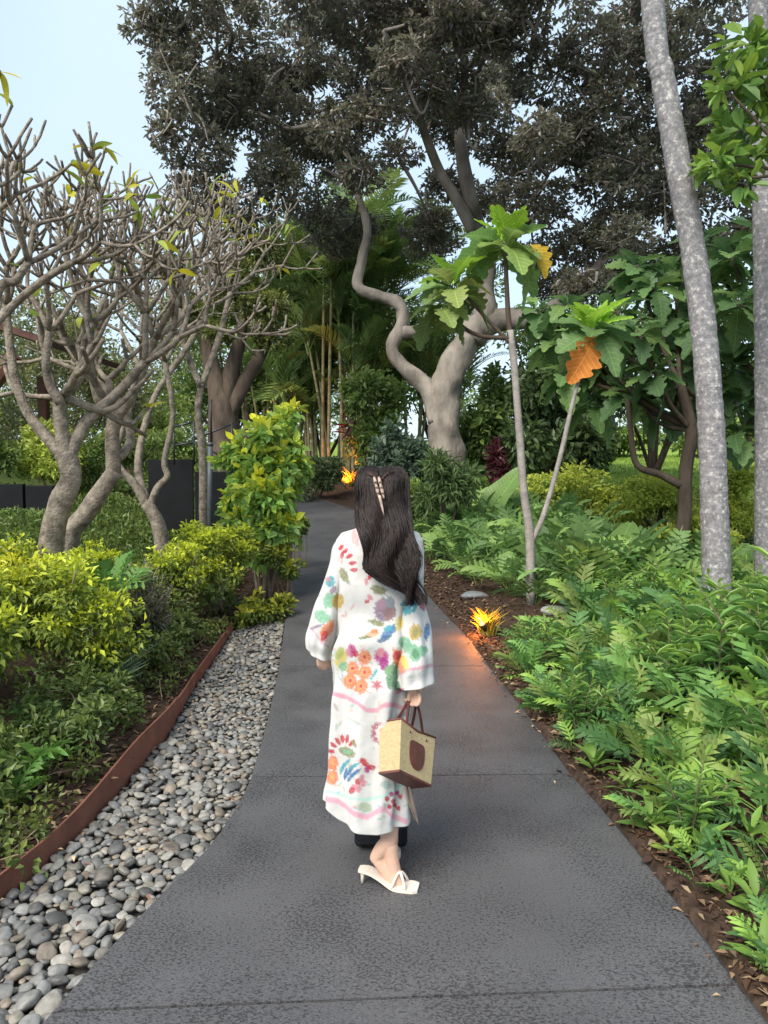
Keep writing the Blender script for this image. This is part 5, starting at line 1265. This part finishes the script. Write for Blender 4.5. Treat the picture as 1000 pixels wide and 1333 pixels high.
def build_dress():
    # rows: pixel y, left x, right x, half depth
    rows = np.array([(686, 478, 522, .045), (690, 462, 534, .062), (696, 444, 546, .078), (706, 437, 551, .095), (722, 434, 552, .108), (760, 437, 549, .118), (800, 441, 546, .118), (830, 437, 543, .118), (860, 434, 540, .122), (900, 433, 534, .13), (950, 430, 531, .135), (1000, 426, 531, .14), (1050, 424, 530, .145), (1092, 424, 529, .148)])
    n, m = 330, 300
    py = np.linspace(686, 1082, n); th = np.linspace(0, 2 * math.pi, m, endpoint=False)
    rings = []
    for k, y in enumerate(py):
        xl, xr, hd = [np.interp(y, rows[:, 0], rows[:, i]) for i in (1, 2, 3)]
        yc = WY + .03; t = (y - 686) / 406.
        ys_ = yc - hd * .8
        A = np.array(at(xl, y, yc - hd * .3)); B = np.array(at(xr, y, yc - hd * .3)); c = (A + B) / 2; hw = (B[0] - A[0]) / 2; c[2] = at(xl, y, ys_).z
        e = 2.5
        cs, sn = np.cos(th), np.sin(th)
        X = np.sign(cs) * np.abs(cs) ** (2 / e) * hw; Yd = np.sign(sn) * np.abs(sn) ** (2 / e) * hd
        # folds: soft vertical drapes growing downward and drag lines at the waist
        f = t ** .7 * (.013 * np.sin(th * 5 + 1.2 + 1.5 * t) + .010 * np.sin(th * 9 - 2.2 * t + .6) + .004 * np.sin(th * 15 + 3 * t)) + .0075 * np.sin(th * 3 + t * 34 + np.sin(th * 2) * 2) * np.exp(-((t - .36) / .14) ** 2) * 1.6 + .003 * np.sin(th * 2 + t * 21) * t
        nzv = np.array([mnoise.noise(Vector((math.cos(a_) * 1.6, math.sin(a_) * 1.6 + t * .8, t * 5.5))) * .011 + mnoise.noise(Vector((math.cos(a_) * 4 + t * 5, math.sin(a_) * 4, t * 11 + 7))) * .006 for a_ in th]); f = f + nzv * min(1, t * 6)
        rr = np.sqrt(X ** 2 + Yd ** 2) + 1e-6; X = X * (1 + f / rr); Yd = Yd * (1 + f / rr)
        zz = np.full(m, c[2])
        if t > .8:    # hem: lower at the slit side, lifted and rounded at the other
            g = (t - .8) / .2; lx = np.clip((hw * .35 - X) / (hw * 1.35), 0, 1); zz = zz + g * .095 * lx ** 2.2
        rings.append(np.stack([c[0] + X, yc + Yd, zz], 1))
    V, q_ = loft(rings)
    mb = MB(); mb.add(V, q_, None, paint(V)); d = part('dress', mb, CLOTH, person)
    md = d.modifiers.new('thick', 'SOLIDIFY'); md.thickness = .0025; md.offset = -1
    # sleeves: centre line and half widths
    for nm, pts, wd, dp in (('sleeve', [(460, 701, .03), (448, 718, .03), (442, 746, .03), (434, 780, .04), (424, 808, .05), (418, 832, .06), (416, 848, .065)], [.036, .049, .050, .053, .055, .056, .054], [.055, .07, .072, .075, .08, .085, .085]),
                            ('sleeve', [(534, 704, .02), (537, 740, 0), (538, 790, -.02), (540, 830, -.035), (540, 865, -.05), (539, 891, -.055)], [.045, .045, .050, .062, .072, .073], [.065, .072, .075, .08, .085, .085])):
        sp = spline([w(*p) for p in pts], 20); nn = len(sp); mm = 150; ta = np.linspace(0, 2 * math.pi, mm, endpoint=False); rings = []
        T = nrm(np.gradient(sp, axis=0)); hw = np.interp(np.linspace(0, 1, nn), np.linspace(0, 1, len(wd)), wd); hd = np.interp(np.linspace(0, 1, nn), np.linspace(0, 1, len(dp)), dp)
        right = pts[0][0] > 500
        for i in range(nn):
            s = nrm(np.cross(T[i], [0, 1., 0])); s = s if s[0] > 0 else -s; dpt = nrm(np.cross(s, T[i])); t = i / (nn - 1)
            f = 1 + t * (.05 * np.sin(ta * 4 + 2 * t) + .04 * np.sin(ta * 7 - 3 * t)) + .02 * np.sin(ta * 2 + t * 16) + min(1, t * 4) * np.array([mnoise.noise(Vector((math.cos(a_) * 1.5, math.sin(a_) * 1.5 + hw[-1] * 90, t * 6))) * .16 for a_ in ta])
            ring = sp[i] + (np.cos(ta) * hw[i] * f)[:, None] * s + (np.sin(ta) * hd[i] * f)[:, None] * dpt
            tilt = .16 if right else -.32
            ring[:, 2] += t ** 3 * tilt * (ring[:, 0] - sp[i][0]) * (1 if right else 1)
            rings.append(ring)
        V, q_ = loft(rings); mb = MB(); mb.add(V, q_, None, paint(V)); o = part(nm, mb, CLOTH, d)
        md = o.modifiers.new('thick', 'SOLIDIFY'); md.thickness = .0025; md.offset = -1
build_dress()

# --- hair
def build_hair():
    m, n, l, p = new_mat('dark_hair')
    a = n.new('ShaderNodeAttribute'); a.attribute_name = 'col'; l.new(a.outputs['Color'], p.inputs['Base Color'])
    p.inputs['Roughness'].default_value = .5; p.inputs['Specular IOR Level'].default_value = .3
    H0 = WY - .02
    yk = np.array([604, 612, 625, 650, 670, 695, 717, 740, 755, 767, 779]); cxk = np.array([496, 496, 496, 496, 498.5, 505, 509, 512, 523, 531, 540]); hwk = np.array([17, 26, 29, 29, 30, 31, 31.5, 30, 22, 16, 8])
    bk = np.array([.03, -.035, -.065, -.085, -.095, -.115, -.13, -.145, -.15, -.15, -.15])   # depth of the outer surface towards the viewer
    mb = MB(); rings = []; ta = np.linspace(0, 2 * math.pi, 36, endpoint=False)
    for y in np.linspace(607, 764, 50):
        c, hw, b_ = np.interp(y, yk, cxk), np.interp(y, yk, hwk) * .86, np.interp(y, yk, bk) + .006
        fr = .10 if y < 660 else max(b_ + .05, .10 - (y - 660) * .0042)
        yc = H0 + (b_ + fr) / 2 + .012; hd = (fr - b_) / 2
        rings.append(np.array([np.array(at(c + hw * math.cos(t), y, yc + hd * math.sin(t))) for t in ta]))
    V, q_ = loft(rings); V = np.vstack([V, rings[0].mean(0), rings[-1].mean(0)]); k = len(rings) * 36
    tr = [(k, (j + 1) % 36, j) for j in range(36)] + [(k + 1, k - 36 + j, k - 36 + (j + 1) % 36) for j in range(36)]
    mb.add(V, q_, tr, (.010, .006, .005))
    for s in range(2600):
        u = rng.uniform(-1.02, 1.02) if s % 22 else rng.uniform(.98, 1.16) * (-1) ** (s // 22)
        lay = rng.uniform(.0, 1) ** .6
        ph = u * 2.6 + rng.normal(0, .35); amp = rng.uniform(1.2, 3.4) if s % 14 else rng.uniform(5, 9); end = rng.uniform(.78, 1.06) if s % 9 else rng.uniform(.55, .85)
        ys = np.linspace(rng.uniform(606, 622), 606 + 173 * end, 17); pts = []
        for i, y in enumerate(ys):
            t = (y - 606) / 173.; c, hw, b_ = np.interp(y, yk, cxk), np.interp(y, yk, hwk), np.interp(y, yk, bk)
            uu = u + .10 * math.sin(t * 7 + ph * 2)
            x = c + hw * uu + (1.5 + 6 * t) * t * math.sin(t * 17 + ph) + amp * .4 * math.sin(t * 9 + s)
            if y < 628: y = y + 5 * math.exp(-(uu / .15) ** 2)
            if y < 634: x += 4 * math.exp(-((uu) / .12) ** 2) * (1 if uu > 0 else -1)     # parting
            fr = .10 if y < 660 else max(b_ + .05, .10 - (y - 660) * .0042); hd = (fr - b_) / 2
            yd = (b_ + fr) / 2 - hd * math.sqrt(max(.05, 1 - .93 * min(1, uu * uu))) - .002 - .014 * lay + .018 * math.sin(t * 17 + ph * 1.8 + 1) * t
            pts.append(at(x, y, H0 + yd + .012))
        c = np.array([.013, .008, .0075]) * rng.uniform(.4, 1.8)
        if rng.random() < .16: c = np.array([.038, .022, .017])
        tube(mb, pts, [.0014, .0017, .0017, .0014, .0006], 3, c, cap=False)
    for s in range(260):                                   # two soft rolls on top of the head
        sg = -1 if s % 2 else 1; a0 = rng.uniform(-1, 1)
        pts = []
        for t in np.linspace(0, 1, 9):
            tw_ = t * 9 + s; rr_ = 3.6 * (1 - .3 * t) * abs(a0) ** .5; x = 496 + sg * (2 + 26 * t) + rr_ * math.cos(tw_) * .6; y = 625 - 10 * math.sin(math.pi * min(1, t * .8)) + 4 * t * t + rr_ * math.sin(tw_)
            pts.append(at(x, y, H0 - .058 + .085 * t ** 2.2 + rr_ * .0014 * math.cos(tw_)))
        tube(mb, pts, [.002, .0022, .001], 3, np.array([.03, .016, .013]) * rng.uniform(.6, 1.6), cap=False)
    h = part('hair', mb, m, person)
    mb = MB()                                               # clip: two jagged pale prongs and a tail
    for x0, x1 in ((487, 494), (493, 500)):
        pts = [at(x0 + (x1 - x0) * t, 621 + 28 * t, H0 - .075 - .03 * t) for t in np.linspace(0, 1, 6)]
        tube(mb, pts, [.004, .007, .005, .007, .005, .003], 6)
        for t in (.2, .45, .7): p_ = np.array(at(x0 + (x1 - x0) * t, 621 + 28 * t, H0 - .085 - .03 * t)); ball(mb, p_, (.007, .004, .006), 6)
    tube(mb, [at(494 + 6 * t, 645 + 26 * t, H0 - .104 - .01 * t) for t in np.linspace(0, 1, 5)], [.006, .005, .002], 6)
    part('hair_clip', mb, M('horn_clip', (.42, .30, .24), .4, .45, 60), h)
build_hair()

# --- sandals (built along +X, toe at +X)
SND = M('cream_leather', (.66, .58, .50), .4, .1, 10)
def sandal(org, yaw, lift):
    r = Matrix.Rotation(yaw, 3, 'Z'); tf = lambda P: np.asarray(P, float) @ np.array(r).T + np.asarray(org)
    mb = MB(); top = []; L = .235
    n = 14
    for i in range(n):
        t = i / (n - 1); x = -.115 + L * t
        wd = .026 + .014 * sm((t - .35) / .35) - (.012 * sm((t - .9) / .1)) - .008 * (1 - sm(t / .12))
        z = .012 + lift * (1 - sm((t - .1) / .55))
        top.append((x, wd, z))
    V = []
    for x, wd, z in top: V += [(x, -wd, z), (x, wd, z), (x, wd, z - .011), (x, -wd, z - .011)]
    i = np.arange(n - 1)[:, None, None] * 4; f = np.array([[0, 4, 5, 1], [1, 5, 6, 2], [2, 6, 7, 3], [3, 7, 4, 0]])
    q_ = (i + f).reshape(-1, 4).tolist() + [(0, 1, 2, 3), (4 * n - 1, 4 * n - 2, 4 * n - 3, 4 * n - 4)]
    mb.add(tf(V), q_); s = part('sandal', mb, SND, person, smooth=False)
    mb = MB(); tube(mb, tf([(-.10, 0, lift + .002), (-.101, 0, lift * .5), (-.102, 0, .002)]), [.011, .007, .007], 8); part('heel', mb, SND, s)
    for (a, b_) in (((.02, -.034, .01), (.075, .034, .01)), ((.02, .034, .01), (.075, -.034, .01))):
        mb = MB(); a, b_ = np.array(a), np.array(b_); P = [a * (1 - t) + b_ * t + [0, 0, .052 * math.sin(math.pi * t)] for t in np.linspace(0, 1, 9)]
        tube(mb, tf(P), .0055, 6); part('strap', mb, SND, s)
sandal((at(505, 1160, 2.885).x, 2.885, 0), R(-12), .05)
sandal((.028, 3.06, 0), R(88), .045)

# ------------------------------------------------------------------ handbag hanging from the hand
def build_bag():
    ray = at(528, 985, 2.82)
    pv = math.atan2(CAMZ - ray.z, ray.y)
    # view-space axes (right, down, away) measured from the three visible edges
    ax = lambda r_, d_, a_: np.array([r_, d_ * -math.sin(pv) * -1 * 0 + a_ * math.cos(pv) - d_ * math.sin(pv), -d_ * math.cos(pv) - a_ * math.sin(pv)])
    a = nrm(ax(41, 19, 57)); c = nrm(ax(4, -60, 17)); c = nrm(c - a * np.dot(a, c)); b_ = nrm(np.cross(c, a)); b_ = b_ if b_[0] < 0 else -b_
    Wd, Dp, Ht = .215, .088, .188
    corner = np.array(at(520, 1004, 2.68))
    P = lambda u, v, h: corner + a * u + b_ * v + c * h
    bag = thing('handbag', 'straw and brown leather tote bag with a rounded patch held in one hand', 'bag', Vector(P(Wd / 2, Dp / 2, 0)))
    STRAW = M('straw_weave', (.50, .39, .22), .85, .14, 60, .5, 300, .15, (1, 1, 2.5)); BRN = M('brown_leather', (.125, .038, .03), .5, .2, 30, .1, 80)
    def shell(h0, h1, grow, fl):
        V = []
        for k, h in enumerate(np.linspace(h0, h1, 6)):
            t = h / Ht; ov = fl * t; pin = -.12 * t
            for (u, v) in ((0, 0), (.5, 0), (1, 0), (1, .5), (1, 1), (.5, 1), (0, 1), (0, .5)):
                uu = Wd / 2 + (u - .5) * (Wd * (1 + ov) + grow); vv = Dp / 2 + (v - .5) * (Dp * (1 - pin * (1 if u in (0, 1) else .2)) + grow)
                V.append(P(uu, vv, h + (-.012 * math.cos((u - .5) * 3.1) if h == h1 and h1 > .1 else 0)))
        V = np.array(V); i = np.arange(5)[:, None] * 8; j = np.arange(8)[None, :]; k = (j + 1) % 8
        return V, np.stack([i + j, i + k, i + 8 + k, i + 8 + j], -1).reshape(-1, 4)
    V, q_ = shell(0, Ht, 0, .12); mb = MB(); mb.add(V, q_); o = part('bag_body', mb, STRAW, bag, smooth=False)
    md = o.modifiers.new('thick', 'SOLIDIFY'); md.thickness = .004; md.offset = -1
    V, q_ = shell(-.002, .006, .004, 0); mb = MB(); mb.add(V, q_); nb = len(V); mb.add([V[k] for k in (0, 2, 4, 6)], [(0, 3, 2, 1)]); part('base', mb, BRN, bag, smooth=False)
    mb = MB(); V, _ = shell(0, Ht, .002, .12); rim = V[-8:]; tube(mb, np.vstack([rim, rim[:1]]), .004, 6); part('rim', mb, BRN, bag)
    # rounded patch on the long face
    mb = MB(); ring = []
    for t in np.linspace(0, 2 * math.pi, 28, endpoint=False):
        cu, cv = math.cos(t), math.sin(t); k = 5.5 if cv > 0 else 2.3
        ring.append((np.sign(cu) * abs(cu) ** (2 / k) * (.052 if cv > 0 else .052), np.sign(cv) * abs(cv) ** (2 / k) * (.04 if cv > 0 else .062)))
    f0 = [P(Wd * .50 + u, -.004, Ht * .50 + v) for u, v in ring]; f1 = [p + b_ * .004 for p in f0]
    cen = P(Wd * .50, -.0045, Ht * .50); n = len(ring)
    mb.add(f0 + f1 + [cen], [(i, i + n, (i + 1) % n + n, (i + 1) % n) for i in range(n)], [(2 * n, (i + 1) % n, i) for i in range(n)]); part('patch', mb, BRN, bag, smooth=False)
    hand = w(537, 913, -.075)
    for v in (0., 1.):
        mb = MB(); p0, p1 = P(Wd * .25, Dp * v * .9 - .003 + .006 * v, Ht * .82), P(Wd * .78, Dp * v * .9 - .003 + .006 * v, Ht * .82)
        p0b, p1b = P(Wd * .25, Dp * (.15 + .7 * v), Ht * 1.0), P(Wd * .78, Dp * (.15 + .7 * v), Ht * 1.0)
        hh = hand + [0, .01 * v, .002]
        tube(mb, spline([p0, p0b, hh * .6 + p0b * .4 + [-.008, 0, 0], hh + [-.012, 0, 0], hh + [.012, 0, 0], hh * .6 + p1b * .4 + [.012, 0, 0], p1b, p1], 6), .0055, 6); part('handle', mb, BRN, bag)
    mb = MB()
    for k in range(7):
        p0 = P(Wd * .75, Dp * .9, .02) + rng.normal(0, .006, 3); e = np.array(at(541 + 1.5 * k - 5, 1052 + 9 * rng.random() + 3 * k % 20, 2.92))
        tube(mb, spline([p0, (p0 + e) / 2 + rng.normal(0, .006, 3), e], 5), [.005, .004, .002], 5)
    part('tassel', mb, M('tassel_fringe', (.36, .28, .23), .8, .2), bag)
build_bag()

# ------------------------------------------------------------------ small black case ahead of her feet
def build_case():
    Yc = 3.165; A = at(461, 1118, Yc - .06); B = at(531, 1118, Yc - .06); c = Vector(((A.x + B.x) / 2, Yc, 0))
    t = thing('black_case', 'small black case on the path just ahead of the sandalled feet', 'case', c)
    NY = M('black_nylon', (.010, .011, .015), .55, .3, 30, .2, 120)
    mb = MB(); box(mb, c + Vector((0, .03, .165)), (B.x - A.x, .12, .29), bev=.02); part('shell', mb, NY, t)
    mb = MB(); box(mb, c + Vector((0, -.034, .10)), ((B.x - A.x) * .8, .012, .12), bev=.005); part('pocket', mb, NY, t)
    for s in (-1, 1):
        mb = MB(); x = c.x + s * ((B.x - A.x) / 2 - .03); tube(mb, [(x - .01, Yc + .03, .018), (x + .01, Yc + .03, .018)], .018, 12); part('wheel', mb, NY, t)
    mb = MB(); tube(mb, spline([c + Vector((-.04, .03, .305)), c + Vector((-.035, .03, .335)), c + Vector((.035, .03, .335)), c + Vector((.04, .03, .305))], 4), .008, 6); part('handle', mb, NY, t)
build_case()
